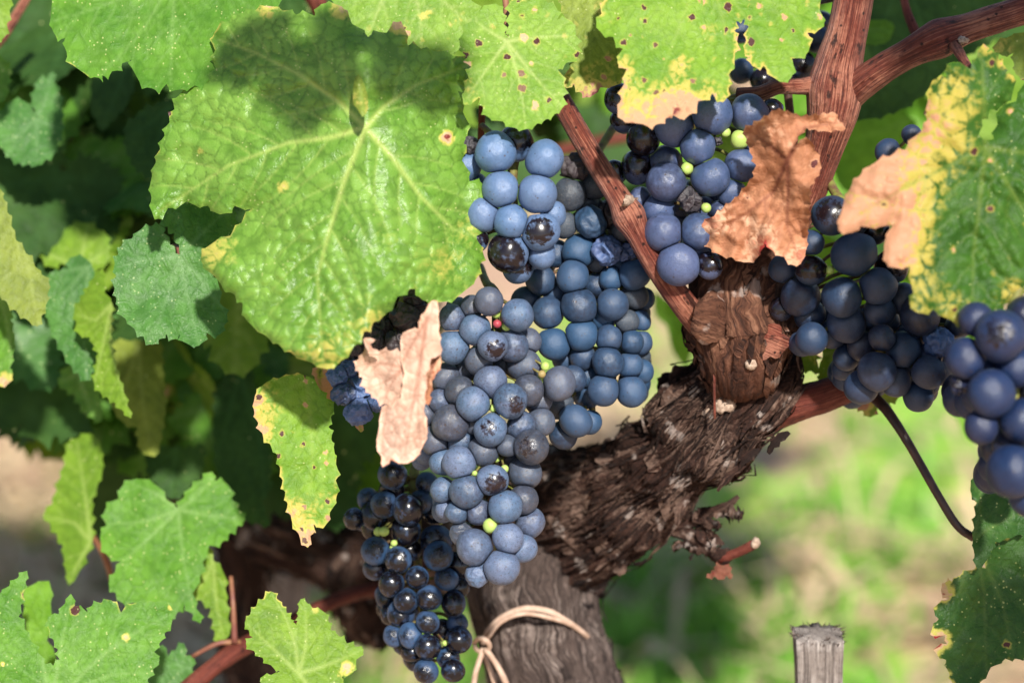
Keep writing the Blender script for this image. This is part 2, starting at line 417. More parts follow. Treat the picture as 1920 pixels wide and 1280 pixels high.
def leaf_geo(poly, pet, tips, sp=5.0, tooth=(22, 7), seed=0, pucker=(0.0004, 0.0008), cell=24, blobs=(), edge_age=(0, 20), vw=4.0, sec=34.0, veins=None):
    rg = np.random.default_rng(seed)
    out = serrate(poly, tooth[0] * 1.3, tooth[1] * 1.5, rg)
    lo, hi = out.min(0), out.max(0)
    gx = np.arange(lo[0], hi[0], sp)
    gy = np.arange(lo[1], hi[1], sp * 0.866)
    X, Y = np.meshgrid(gx, gy)
    X = X + (np.arange(len(gy)) % 2)[:, None] * sp / 2
    pts = np.c_[X.ravel(), Y.ravel()] + rg.normal(0, sp * 0.08, (X.size, 2))
    pts = pts[inside(out, pts)]
    a, b = out, np.roll(out, -1, 0)
    if len(pts):
        pts = pts[seg_dist(pts, a, b).min(1) > sp * 0.45]
    nb = len(out)
    allp = np.r_[out, pts]
    res = geometry.delaunay_2d_cdt([Vector(p) for p in allp], [(i, (i + 1) % nb) for i in range(nb)], [], 1, 1e-4)
    V = np.array([(v.x, v.y) for v in res[0]])
    F = [list(f) for f in res[2]]
    # keep only triangles whose centre is inside
    cen = np.array([V[f].mean(0) for f in F])
    ok = inside(out, cen)
    F = [f for f, k in zip(F, ok) if k]
    edge = seg_dist(V, a, b).min(1)
    pet = np.array(pet, float)
    segs, wid = [], []
    lines = []
    for k, tp in enumerate(veins or tips):
        if veins:
            pl = np.array([pet] + [np.array(q, float) for q in tp])
            q = [pl[0]]
            for i in range(len(pl) - 1):
                for s_ in (0.33, 0.66, 1.0):
                    q.append(pl[i] * (1 - s_) + pl[i + 1] * s_)
            pl = np.array(q)
        else:
            tp = np.array(tp, float)
            n = 9
            d = tp - pet
            nr = np.array((-d[1], d[0])) * rg.normal(0, 0.05)
            tt = np.linspace(0, 1, n)[:, None]
            pl = pet + d * tt + nr * np.sin(tt * math.pi)
        lines.append(pl)
    for pl in lines:
        ln = np.hypot(*(pl[-1] - pl[0]))
        for i in range(len(pl) - 1):
            segs.append((pl[i], pl[i + 1])); wid.append(vw * (1.15 - 0.85 * i / len(pl)))
        acc = 0
        side = 1
        cum = np.r_[0, np.cumsum(np.hypot(*np.diff(pl, axis=0).T))]
        pos = sec * 0.8
        while pos < cum[-1] * 0.93:
            i = min(len(pl) - 2, int(np.searchsorted(cum, pos) - 1))
            tt = (pos - cum[i]) / max(cum[i + 1] - cum[i], 1e-6)
            p0 = pl[i] * (1 - tt) + pl[i + 1] * tt
            dr = (pl[i + 1] - pl[i]); dr = dr / (np.hypot(*dr) + 1e-9)
            ang = side * R(48 + rg.normal(0, 5))
            length = 0.42 * ln * (1 - 0.65 * pos / cum[-1]) + 12
            q = p0
            for s_ in range(5):
                a_ = ang * (1 - 0.09 * s_)
                dd = np.array((dr[0] * math.cos(a_) - dr[1] * math.sin(a_), dr[0] * math.sin(a_) + dr[1] * math.cos(a_)))
                q2 = q + dd * length / 5
                segs.append((q, q2)); wid.append(vw * (0.42 - 0.06 * s_))
                q = q2
            side = -side
            pos += sec * (0.5 + 0.15 * rg.random())
    sa = np.array([s_[0] for s_ in segs]); sb = np.array([s_[1] for s_ in segs]); wd = np.array(wid)
    D = seg_dist(V, sa, sb)
    vein = (np.exp(-(D / np.maximum(wd, sp * 0.42)) ** 2) * np.minimum(1, wd / vw * 0.75 + 0.12)).max(1)
    dv = D.min(1)
    npt = max(6, int(len(V) * sp * sp * 0.9 / cell ** 2 * 2.0))
    cp = lo + rg.random((npt, 2)) * (hi - lo)
    f12 = np.empty((len(V), 2), np.float32)
    for i in range(0, len(V), 3000):
        q = np.sqrt(((V[i:i + 3000, None] - cp[None]) ** 2).sum(2))
        f12[i:i + 3000] = np.partition(q, 1, axis=1)[:, :2]
    ff = f12[:, 1] - f12[:, 0]
    vein2 = np.exp(-(ff / max(3.0, sp * 0.75)) ** 2)
    mod = np.clip(0.75 + 1.5 * fbm(np.c_[V / 110.0, np.full(len(V), seed + 9.0)], 2), 0.1, 1.7)
    h = mod * pucker[0] * (1 - np.exp(-ff / (cell * 0.4))) + pucker[1] * (1 - np.exp(-dv / (cell * 1.0)))
    lf = fbm(np.c_[V / 75.0, np.full(len(V), seed * 1.7)], 2)
    age = edge_age[0] * np.exp(-edge / max(edge_age[1], 1)) * np.clip(0.55 + 1.9 * lf, 0.05, 1.4)
    for bx, by, br, bv in blobs:
        age = age + bv * np.exp(-((V[:, 0] - bx) ** 2 + (V[:, 1] - by) ** 2) / (br * br))
    luv = np.c_[(V - pet) / 100.0, np.zeros(len(V))]
    return V, F, h, edge, dict(age=age, vein=vein, vein2=vein2, luv=luv)

def photo_leaf(label, mat, poly, pet, tips, d0, g=(0, 0), bumps=(), wave=(0.002, 130), curl=(0.0, 25), name='vine_leaf', cat='leaf', seed=0,
               petiole=None, parent=None, part='blade', **kw):
    V, F, h, edge, at = leaf_geo(poly, pet, tips, seed=seed, **kw)
    def depth(x, y):
        d = d0 + g[0] * (x - pet[0]) + g[1] * (y - pet[1])
        for b in bumps:
            if len(b) == 4:
                bx, by, br, ba = b
                d = d + ba * np.exp(-((x - bx) ** 2 + (y - by) ** 2) / (br * br))
            else:                                       # a fold line: (x1, y1, x2, y2, width, amount)
                x1, y1, x2, y2, bw, ba = b
                ll = math.hypot(x2 - x1, y2 - y1)
                s_ = ((x - x1) * (y2 - y1) - (y - y1) * (x2 - x1)) / ll
                d = d + ba * (np.sqrt(s_ * s_ + bw * bw) - bw) / 100.0
        return d
    x, y = V[:, 0], V[:, 1]
    d = depth(x, y) + wave[0] * fbm(np.c_[V / wave[1], np.full(len(V), seed * 3.7 + 1)], 3) - h
    d = d + curl[0] * np.exp(-edge / curl[1]) * (1 + 0.8 * vnoise(np.c_[V / (curl[1] * 2.2), np.full(len(V), seed + 5.0)]))
    W = P(x, y, d)
    org = P(pet[0], pet[1], float(depth(np.array(pet[0] * 1.0), np.array(pet[1] * 1.0))))
    if parent is None:
        root = thing(name, label, cat, org)
    else:
        root = parent
    link_mesh(part, W, F, L[mat], root, at, loc=org)
    if petiole is not None:
        pp = [(pet[0], pet[1], float(depth(pet[0], pet[1])) + 0.0005, petiole[0][3])] + list(petiole)
        tube('petiole', pp, petiole_mat.get(label, M['petiole']), root)
    return root

petiole_mat = {}

# ------------------------------------------------------------------ tubes
def spline(pts, n):
    p = np.asarray(pts, float)
    q = np.r_[[2 * p[0] - p[1]], p, [2 * p[-1] - p[-2]]]
    t = np.linspace(0, len(p) - 1 - 1e-6, n)
    i = t.astype(int)
    f = (t - i)[:, None]
    a, b, c, d = q[i], q[i + 1], q[i + 2], q[i + 3]
    return 0.5 * ((2 * b) + (c - a) * f + (2 * a - 5 * b + 4 * c - d) * f ** 2 + (3 * b - a - 3 * c + d) * f ** 3)

def frames(c):
    t = np.gradient(c, axis=0)
    t /= np.linalg.norm(t, axis=1)[:, None] + 1e-12
    n = np.cross(t[0], (0.31, -0.9, 0.2)); n /= np.linalg.norm(n)
    N = []
    for k in range(len(c)):
        n = n - t[k] * np.dot(n, t[k]); n /= np.linalg.norm(n)
        N.append(n)
    N = np.array(N)
    return t, N, np.cross(t, N)

def world_path(path, n, world=False):
    p = np.array([q[:4] for q in path], float)
    s = spline(p, n)
    if world:
        return s[:, :3], np.maximum(s[:, 3], 1e-5)
    c = P(s[:, 0], s[:, 1], s[:, 2])
    return c, np.maximum(s[:, 3] * s[:, 2] / FPX, 1e-5)

def tube_geo(path, seg=14, step=0.0022, rough=0.06, fibre=0.0, lump=0.0, nodes=(), seed=0, world=False, twist=0.5, ff=(30, 9)):
    c, r = world_path(path, 60, world)
    ln = np.linalg.norm(np.diff(c, axis=0), axis=1).sum()
    n = int(min(420, max(8, ln / step)))
    c, r = world_path(path, n, world)
    cum = np.r_[0, np.cumsum(np.linalg.norm(np.diff(c, axis=0), axis=1))]
    t, N, B = frames(c)
    for (s0, w0, a0) in nodes:
        r = r * (1 + a0 * np.exp(-((cum / cum[-1] - s0) * cum[-1] / w0) ** 2))
    th = np.linspace(0, 2 * math.pi, seg, endpoint=False)
    TH, CU = np.meshgrid(th, cum)
    ca, sa = np.cos(TH), np.sin(TH)
    dirv = ca[..., None] * N[:, None] + sa[..., None] * B[:, None]
    rm = r.mean()
    q = np.c_[ca.ravel() * 1.5, sa.ravel() * 1.5, CU.ravel() / rm * 0.8] + seed * 7.1
    disp = rough * fbm(q, 3)
    if lump:
        disp = disp + lump * fbm(np.c_[ca.ravel() * 0.9, sa.ravel() * 0.9, CU.ravel() / rm * 0.55] + seed * 3.3, 2)
    if fibre:
        tw = TH.ravel() + twist * fbm(np.c_[CU.ravel() * 25, ca.ravel(), sa.ravel()], 2)
        fq = np.c_[np.cos(tw) * ff[1], np.sin(tw) * ff[1], CU.ravel() * ff[0]] + seed
        rd = 1 - np.abs(fbm(fq, 4, 0.6)) * 2
        disp = disp + fibre * (rd - 0.4)
    rad = (r[:, None] * (1 + disp.reshape(TH.shape)))
    V = c[:, None] + dirv * rad[..., None]
    idx = np.arange(n * seg).reshape(n, seg)
    F = []
    nx = np.roll(idx, -1, 1)
    F = np.stack([idx[:-1], nx[:-1], nx[1:], idx[1:]], -1).reshape(-1, 4).tolist()
    F.append(idx[0][::-1].tolist()); F.append(idx[-1].tolist())
    uv = np.c_[CU.ravel(), (TH * rm).ravel(), np.zeros(TH.size)]
    return V.reshape(-1, 3), F, uv, (c, r, t, N, B, cum, rad, dirv)

def tube(name, path, mat, parent=None, **k):
    V, F, uv, fr = tube_geo(path, **k)
    loc = V[0]
    return link_mesh(name, V, F, mat, parent, dict(buv=uv, rnd=np.full(len(V), 0.5)), loc=loc)

def shreds(fr, count, seed, lmin=0.008, lmax=0.035, wmin=0.001, wmax=0.004, lift=0.003, skew=0.35):
    """loose strips of bark that follow the surface of a trunk"""
    rg = np.random.default_rng(seed)
    c, r, t, N, B, cum, rad, dirv = fr
    n, seg = rad.shape
    VV, FF, UV, RN = [], [], [], []
    tot = cum[-1]
    for k in range(count):
        s0 = rg.random() * tot
        a0 = rg.random() * 2 * math.pi
        ln = rg.uniform(lmin, lmax) * rg.uniform(0.5, 1.0); wd = rg.uniform(wmin, wmax)
        sk_ = rg.normal(0, skew)
        l0, l1 = lift * abs(rg.normal(0, 1)) * 0.9, lift * abs(rg.normal(0, 1))
        m = 9
        base = len(VV)
        rn = rg.random()
        for i in range(m):
            u = i / (m - 1)
            s_ = min(max(s0 + (u - 0.5) * ln, 0), tot)
            j = min(n - 1, int(np.searchsorted(cum, s_)))
            rr = rad[j].mean()
            wv = wd * (math.sin(math.pi * min(1, u * 1.05 + 0.02)) ** 0.5 + 0.05) * rg.uniform(0.55, 1.25)
            lf = l0 * (1 - u) ** 3 + l1 * u ** 3 + 0.0004
            for sd in (-1, 0, 1):
                a_ = a0 + (sk_ * (u - 0.5) * ln + sd * wv) / rr
                jj = int(round(a_ / (2 * math.pi) * seg)) % seg
                rl = rad[j, jj]
                dv_ = math.cos(a_) * N[j] + math.sin(a_) * B[j]
                VV.append(c[j] + t[j] * (s_ - cum[j]) + dv_ * (rl + lf + (0.0005 if sd == 0 else 0) + rg.normal(0, 0.0002)))
                UV.append((s_, a_ * rr, 0)); RN.append(rn)
        for i in range(m - 1):
            for q in (0, 1):
                b0 = base + i * 3 + q
                FF.append([b0, b0 + 1, b0 + 4, b0 + 3])
    return VV, FF, UV, RN

def bark_part(name, path, mat, parent, count=0, seed=0, sh={}, scars=0, **k):
    V, F, uv, fr = tube_geo(path, seed=seed, **k)
    rn = np.full(len(V), 0.5)
    if count:
        a, b, c_, d_ = shreds(fr, count, seed, **sh)
        n0 = len(V)
        V = np.r_[V, np.array(a)]
        F = F + [[i + n0 for i in f] for f in b]
        uv = np.r_[uv, np.array(c_)]
        rn = np.r_[rn, np.array(d_)]
    if scars:
        a, b, c_, d_ = shreds(fr, scars, seed + 50, 0.007, 0.022, 0.0018, 0.0048, 0.0015, 0.8)
        n0 = len(V)
        V = np.r_[V, np.array(a)]
        F = F + [[i + n0 for i in f] for f in b]
        uv = np.r_[uv, np.array(c_)]
        rn = np.r_[rn, 1.2 + 0.8 * np.array(d_)]
    return link_mesh(name, V, F, mat, parent, dict(buv=uv, rnd=rn), loc=V[0])

# ------------------------------------------------------------------ ground and grass
GREEN = [(1200, 1120, .10, .8), (1220, 1180, .10, .9), (1250, 1050, .06, .5), (1320, 1250, .10, .8), (1130, 1280, .10, .9), (1420, 1290, .1, .5), (1520, 960, .06, .5), (1640, 975, .07, .6), (1480, 1010, .05, .4), (1700, 1000, .06, .4), (1640, 1200, .08, .5), (1720, 860, .07, .5),
         (720, 1240, .10, .9), (820, 1300, .1, .8), (640, 1000, .1, .7), (660, 860, .1, .7), (600, 1150, .08, .5), (20, 1030, .1, .5), (700, 780, .2, .5), (1250, 640, .15, .5), (1780, 760, .12, .5)]

def build_ground():
    t = NT('dry_soil')
    oc = t.n('TexCoord', out='Object')
    n1 = t.noise(oc, 2.2, 4, 0.6)
    n2 = t.noise(oc, 16.0, 4, 0.6)
    n3 = t.noise(t.add(oc, (7.3, 2.1, 0)), 7.0, 3, 0.55)
    n5 = t.noise(t.add(oc, (1.3, 9.1, 0)), 11.0, 3, 0.6)
    c = t.mix(t.rng(n1, 0.35, 0.65), (0.38, 0.25, 0.175), (0.49, 0.36, 0.22))
    c = t.mix(t.rng(n2, 0.45, 0.75, 0, 0.6), c, (0.16, 0.10, 0.07))
    c = t.mix(t.rng(n5, 0.52, 0.66, 0, 0.8), c, (0.54, 0.33, 0.23))
    gr = t.math('ADD', t.attr('green'), t.math('MULTIPLY', t.math('SUBTRACT', n3, 0.5), 1.6))
    c = t.mix(t.rng(gr, 0.25, 0.6, 0, 0.9), c, t.mix(t.rng(n2, .4, .6), (0.12, 0.33, 0.030), (0.25, 0.42, 0.05)))
    pb = t.n('BsdfPrincipled', {'Base Color': c, 'Roughness': 0.95, 'Specular IOR Level': 0.1, 'Normal': t.bump(n2, 0.6, 0.03)})
    m = t.out(pb)
    xs = np.unique(np.r_[np.linspace(-1.2, 1.2, 97), np.sign(np.linspace(-1, 1, 40)) * np.abs(np.linspace(-1, 1, 40)) ** 3 * 150])
    ys = np.unique(np.r_[np.linspace(1.2, 4.6, 137), 2.5 + np.sign(np.linspace(-1, 1, 40)) * np.abs(np.linspace(-1, 1, 40)) ** 3 * 150])
    X, Y = np.meshgrid(xs, ys)
    Z = 0.012 * fbm(np.c_[X.ravel() * 4, Y.ravel() * 4], 2)
    gr = np.zeros(X.size)
    for px, py, rad, a_ in GREEN:
        g = ground_at(px, py)
        gr += a_ * np.exp(-((X.ravel() - g[0]) ** 2 + ((Y.ravel() - g[1]) / 1.3) ** 2) / rad ** 2)
    idx = np.arange(X.size).reshape(X.shape)
    F = np.stack([idx[:-1, :-1], idx[:-1, 1:], idx[1:, 1:], idx[1:, :-1]], -1).reshape(-1, 4).tolist()
    o = link_mesh('ground', np.c_[X.ravel(), Y.ravel(), Z], F, m, None, dict(green=gr))
    tag(o, 'dry beige vineyard soil behind the vine', 'ground', kind='structure')

def blades(name, label, cat, mat, spots, seed, hmin, hmax, wid, lean, dens=1.0):
    """spots: (px, py, spread in m, count) on the ground as seen in the photograph"""
    rg = np.random.default_rng(seed)
    V, F = [], []
    for px, py, spx, cnt in spots:
        g = ground_at(px, py)
        for k in range(int(cnt * dens)):
            p = np.array((g[0] + rg.normal(0, spx), g[1] + rg.normal(0, spx * 1.2), -0.005))
            h = rg.uniform(hmin, hmax)
            az = rg.random() * 2 * math.pi
            ln = abs(rg.normal(0, lean)) if lean < 1.2 else rg.uniform(1.0, 2.4)
            d = np.array((math.cos(az), math.sin(az), 0))
            sd = np.array((-d[1], d[0], 0)) * wid * rg.uniform(0.5, 1.2)
            b = len(V)
            for u, wf in ((0, 1), (0.45, 0.8), (0.8, 0.5), (1.0, 0.06)):
                a_ = ln * (0.5 + 0.7 * u)
                q = p + np.array((0, 0, 1)) * h * u * math.cos(min(a_, 1.5)) + d * h * u * math.sin(min(a_, 1.5))
                V.append(q - sd * wf); V.append(q + sd * wf)
            for i in range(3):
                F.append([b + 2 * i, b + 2 * i + 1, b + 2 * i + 3, b + 2 * i + 2])
    o = link_mesh(name, V, F, mat)
    tag(o, label, cat, kind='stuff')

build_ground()
M['grass'] = plain_mat('grass_blade', (0.15, 0.36, 0.04), (0.27, 0.50, 0.08), 14, 0.5, 0, 0.001, 0.35)
M['straw'] = plain_mat('straw_blade', (0.44, 0.32, 0.19), (0.58, 0.45, 0.28), 12, 0.7, 0, 0.001, 0.2)
blades('grass', 'blurred green grass tufts on the soil behind the vine', 'grass', M['grass'],
       [(1220, 1150, 0.05, 420), (1160, 1230, 0.06, 420), (1290, 1220, 0.06, 420), (1330, 1080, 0.05, 160), (1100, 1260, 0.05, 300), (1220, 1310, 0.06, 300),
        (1500, 960, 0.05, 170), (1600, 970, 0.05, 220), (1690, 940, 0.05, 120), (1640, 1030, 0.04, 120), (1470, 1260, 0.05, 160), (1400, 1200, 0.06, 200), (1420, 1300, 0.05, 260),
        (1660, 1190, 0.06, 140), (1720, 860, 0.06, 90), (1500, 850, 0.08, 60), (1350, 1010, 0.06, 60),
        (720, 1230, 0.06, 420), (800, 1290, 0.06, 300), (640, 1000, 0.08, 200), (660, 880, 0.07, 220), (560, 1120, 0.07, 150), (640, 1180, 0.05, 200), (30, 1020, 0.08, 120), (180, 1120, 0.06, 60),
        (700, 840, 0.08, 180), (1760, 740, 0.08, 120), (1270, 640, 0.10, 140)], 3, 0.012, 0.045, 0.0050, 0.9, 0.4)
blades('dry_grass', 'blurred straw coloured dry grass lying on the soil', 'dry grass', M['straw'],
       [(1400, 830, 0.2, 90), (1600, 880, 0.2, 130), (1500, 1050, 0.16, 150), (1650, 1100, 0.16, 150), (1450, 1230, 0.14, 90), (1700, 1250, 0.12, 100), (1230, 760, 0.2, 40),
        (60, 930, 0.12, 320), (30, 850, 0.14, 200), (160, 1050, 0.10, 160), (420, 1230, 0.08, 160), (560, 1230, 0.08, 120), (340, 1240, 0.08, 160), (900, 880, 0.2, 100)], 4, 0.06, 0.22, 0.0042, 1.5, 0.6)

# ------------------------------------------------------------------ the vine: trunk, arms, canes
vine = thing('grapevine', 'gnarled old grapevine trunk with shaggy dark bark and reddish canes', 'grapevine', P(1040, 1500, 1.0))
g0 = ground_at(960, 1280)
low = P(1030, 1300, 0.995)
# lower trunk, grey and fibrous, down to the ground
def wp(path):
    out = []
    for (x, y, d, r) in path:
        q = P(x, y, d)
        out.append((q[0], q[1], q[2], r * d / FPX))
    return out
tp = wp([(1040, 1010, 1.005, 118), (1000, 1090, 0.995, 118), (1010, 1180, 0.99, 112), (1040, 1290, 0.99, 116), (1070, 1420, 0.995, 120)])
q = tp[-1]
tp += [(q[0] + 0.01, q[1] + 0.015, 0.2, 0.028), (q[0] + 0.02, q[1] + 0.02, -0.03, 0.036)]
bark_part('trunk', tp, M['trunk_grey'], vine, 160, 5, dict(lmin=.012, lmax=.05, wmax=.002, lift=.0012, skew=.12), seg=150, step=0.0011, rough=0.04, fibre=0.11, lump=0.05, world=True, ff=(22, 8))
bark_part('arm', [(905, 1015, 1.015, 68), (985, 985, 1.005, 94), (1050, 985, 0.992, 98), (1105, 970, 0.980, 86), (1150, 945, 0.970, 84), (1200, 915, 0.958, 70), (1245, 880, 0.948, 76), (1285, 845, 0.940, 66), (1325, 795, 0.932, 86), (1365, 745, 0.927, 80), (1400, 705, 0.925, 90), (1422, 650, 0.93, 64)],
          M['trunk'], vine, 700, 6, dict(lmin=.018, lmax=.075, wmin=.0002, wmax=.0008, lift=.0020, skew=.14), seg=170, step=0.0009, rough=0.10, fibre=0.24, lump=0.44, ff=(24, 7), twist=1.3, scars=44, nodes=((0.52, 0.006, 0.18), (0.74, 0.005, 0.14), (0.3, 0.006, 0.12)))
bark_part('arm', [(1075, 880, 0.975, 30), (1030, 868, 0.985, 34), (985, 880, 1.0, 38), (930, 905, 1.02, 40)], M['trunk'], vine, 60, 16, dict(lmax=.02, wmax=.002, lift=.0015), seg=60, step=0.0012, rough=0.1, fibre=0.2, lump=0.2)
bark_part('arm', [(930, 1010, 1.03, 80), (800, 1040, 1.06, 74), (690, 1050, 1.085, 66), (600, 1030, 1.10, 60), (510, 985, 1.11, 62), (440, 930, 1.12, 58), (330, 900, 1.14, 50)],
          M['trunk'], vine, 120, 7, dict(lift=.003), seg=70, step=0.002, rough=0.12, fibre=0.2, lump=0.2)
bark_part('arm', [(690, 1060, 1.08, 52), (675, 1110, 1.075, 60), (690, 1160, 1.075, 48), (720, 1195, 1.08, 18)], M['trunk'], vine, 80, 8, dict(lift=.004), seg=60, step=0.002, rough=0.2, fibre=0.2, lump=0.4)
bark_part('arm', [(450, 940, 1.12, 46), (455, 1040, 1.125, 44), (460, 1160, 1.13, 44), (480, 1330, 1.14, 46)], M['trunk'], vine, 50, 9, dict(lift=.003), seg=50, step=0.003, rough=0.12, fibre=0.2, lump=0.15)
# the head of the arm with its cut face and spurs
bark_part('spur', [(1385, 720, 0.925, 40), (1392, 672, 0.908, 78), (1388, 615, 0.905, 96), (1385, 560, 0.905, 86), (1400, 500, 0.91, 76), (1440, 440, 0.915, 56), (1495, 385, 0.915, 40)],
          M['spur'], vine, 140, 10, dict(lmax=.016, wmax=.0022, lift=.0014), seg=130, step=0.0010, rough=0.09, fibre=0.12, lump=0.22, ff=(55, 5))
def disc(name, x, y, d, rx, ry, rot, mat, tilt=(0, 0), parent=vine, rough=0.12, dome=0.002, seed=0):
    V, F, n, m = [], [], 28, 5
    pts = [(0, 0)]
    for i in range(1, m + 1):
        for k in range(n):
            a_ = 2 * math.pi * k / n
            rr = i / m * (1 + rough * math.sin(3 * a_ + seed) * .6 + rough * math.sin(7 * a_ + 2 * seed) * .4)
            pts.append((rr * math.cos(a_), rr * math.sin(a_)))
    pts = np.array(pts)
    c_, s_ = math.cos(rot), math.sin(rot)
    X = x + pts[:, 0] * rx * c_ - pts[:, 1] * ry * s_
    Y = y + pts[:, 0] * rx * s_ + pts[:, 1] * ry * c_
    r2 = (pts ** 2).sum(1)
    D = d + tilt[0] * (X - x) + tilt[1] * (Y - y) - dome * (1 - r2) + 0.0005 * fbm(np.c_[pts * 3, np.full(len(pts), seed)], 2)
    D = D + np.where(r2 > 0.9, 0.004, 0)
    V = P(X, Y, D)
    F = [[0, 1 + k, 1 + (k + 1) % n] for k in range(n)]
    for i in range(m - 1):
        for k in range(n):
            a_, b_ = 1 + i * n + k, 1 + i * n + (k + 1) % n
            F.append([a_, a_ + n, b_ + n, b_])
    at = dict(buv=np.c_[pts * 0.01, np.zeros(len(pts))], rnd=np.full(len(V), .6))
    return link_mesh(name, V, F, mat, parent, at, loc=V[0])
disc('pruning_scar', 1336, 598, 0.8855, 40, 50, 0.2, M['spur'], (0.00012, 0.0), seed=1)
disc('pruning_scar', 1440, 640, 0.8855, 34, 42, 0.4, M['cane'], (-0.0001, 0.0), seed=2, rough=0.3)
disc('pruning_scar', 1408, 683, 0.887, 13, 12, 0.0, M['cut'], seed=4)
for k, (x, y, rx, ry, rot, dd) in enumerate([(1300, 740, 12, 26, 0.2, .9205), (1332, 776, 22, 18, .5, .9135), (1360, 756, 26, 20, -.5, .9085), (1310, 732, 9, 10, 0, .92), (1312, 843, 7, 6, 0, .93), (1350, 838, 10, 9, .3, .925), (1346, 865, 22, 16, .5, .927), (1192, 898, 18, 24, .5, .948), (1150, 920, 8, 20, .2, .955)]):
    disc('bark_scar', x, y, dd, rx, ry, rot, M['cut'] if k not in (7, 8) else M['post'], seed=k + 3, rough=0.35)

# canes
cane1 = tube('cane', [(1010, 110, 0.905, 19), (1052, 190, 0.895, 20), (1100, 275, 0.887, 20.5), (1165, 380, 0.880, 22), (1225, 490, 0.883, 22), (1290, 580, 0.893, 25), (1330, 620, 0.905, 30)],
             M['cane'], vine, seg=40, step=0.0011, rough=0.03, fibre=0.05, nodes=((0.55, 0.005, 0.42),), seed=1, ff=(7, 11), twist=0.03)
disc('bud_scar', 1180, 376, 0.8738, 14, 10, -0.5, M['cut'], (0.0004, 0), parent=vine, seed=6, rough=0.4)
tube('cane', [(1470, 430, 0.915, 40), (1510, 370, 0.905, 34), (1543, 280, 0.900, 36), (1560, 215, 0.897, 47), (1566, 165, 0.897, 52), (1572, 125, 0.897, 45), (1588, 60, 0.897, 38), (1603, -20, 0.897, 37), (1620, -150, 0.90, 37)],
     M['cane'], vine, seg=60, step=0.0011, rough=0.03, fibre=0.05, lump=0.03, seed=2, ff=(7, 13), twist=0.03)
tube('cane', [(1585, 185, 0.897, 30), (1632, 145, 0.890, 29), (1690, 108, 0.884, 27), (1760, 74, 0.880, 30), (1830, 48, 0.878, 27), (1930, 15, 0.875, 27), (2050, -30, 0.87, 27)],
     M['cane'], vine, seg=48, step=0.0011, rough=0.05, fibre=0.06, nodes=((0.42, 0.006, 0.22),), seed=3, ff=(7, 13), twist=0.03)
disc('bud_scar', 1805, 76, 0.8705, 11, 9, 0, M['cut'], seed=8, rough=0.4)
tube('cane', [(1540, 160, 0.898, 22), (1500, 163, 0.895, 15), (1460, 163, 0.893, 14), (1425, 176, 0.893, 15), (1385, 182, 0.896, 17)], M['cane'], vine, seg=26, step=0.0012, rough=0.06, fibre=0.08, seed=4)
tube('cane', [(1440, 775, 0.93, 36), (1490, 757, 0.925, 33), (1545, 742, 0.922, 31), (1610, 715, 0.925, 30), (1680, 690, 0.93, 28)], M['cane_dark'], vine, seg=36, step=0.0014, rough=0.05, fibre=0.05, seed=5)
tube('cane', [(1490, 280, 0.915, 8), (1478, 180, 0.91, 8), (1474, 100, 0.91, 8)], M['stem_dark'], vine, seg=14)
for pth, mt in [([(15, 80, 1.10, 9), (60, 160, 1.08, 10), (110, 225, 1.06, 12), (165, 262, 1.05, 14), (240, 300, 1.05, 11), (330, 340, 1.06, 10)], 'cane'),
                ([(160, 262, 1.05, 10), (125, 300, 1.07, 8), (80, 355, 1.09, 8), (20, 415, 1.10, 8)], 'cane_dark'),
                ([(60, -20, 1.0, 8), (30, 30, 1.0, 9), (5, 70, 1.0, 9), (-40, 120, 1.0, 9)], 'cane'),
                ([(-20, 165, 1.12, 6), (60, 185, 1.1, 6), (140, 240, 1.06, 6)], 'cane_dark'),
                ([(460, 590, 1.10, 10), (430, 690, 1.08, 9), (395, 760, 1.07, 9), (378, 880, 1.08, 10)], 'cane_dark'),
                ([(330, 720, 1.10, 6), (395, 745, 1.08, 6)], 'cane_dark'),
                ([(330, 1310, 0.95, 17), (400, 1250, 0.96, 17), (450, 1215, 0.97, 18), (560, 1160, 1.0, 15), (640, 1120, 1.02, 14), (700, 1105, 1.04, 14), (740, 1095, 1.06, 14)], 'cane_dark'),
                ([(433, 1080, 0.97, 4), (437, 1130, 0.965, 4.5), (440, 1205, 0.965, 6)], 'petiole'),
                ([(360, 1230, 0.965, 4), (410, 1205, 0.965, 5), (450, 1205, 0.968, 7)], 'petiole'),
                ([(165, 990, 1.0, 4), (195, 1040, 1.01, 6), (215, 1100, 1.02, 6)], 'petiole'),
                ([(900, 300, 0.92, 7), (903, 235, 0.915, 6.5), (905, 160, 0.91, 6.5)], 'cane_dark'),
                ([(1000, 300, 1.18, 12), (1090, 272, 1.18, 12), (1180, 255, 1.18, 12), (1300, 230, 1.18, 12)], 'cane_dark'),
                ([(560, -60, 1.0, 16), (600, 15, 1.0, 18), (640, 90, 1.02, 18)], 'cane_dark'),
                ([(750, -40, 0.95, 15), (752, 10, 0.95, 15), (760, 60, 0.96, 15)], 'cane_dark'),
                ([(1690, -30, 0.95, 8), (1700, 20, 0.945, 8), (1720, 70, 0.94, 10)], 'cane_dark'),
                ([(1790, 85, 0.875, 11), (1805, 110, 0.86, 9), (1818, 132, 0.85, 8)], 'cane')]:
    tube('cane', pth, M[mt], vine, seg=18, step=0.002, rough=0.06, fibre=0.05, seed=len(pth))
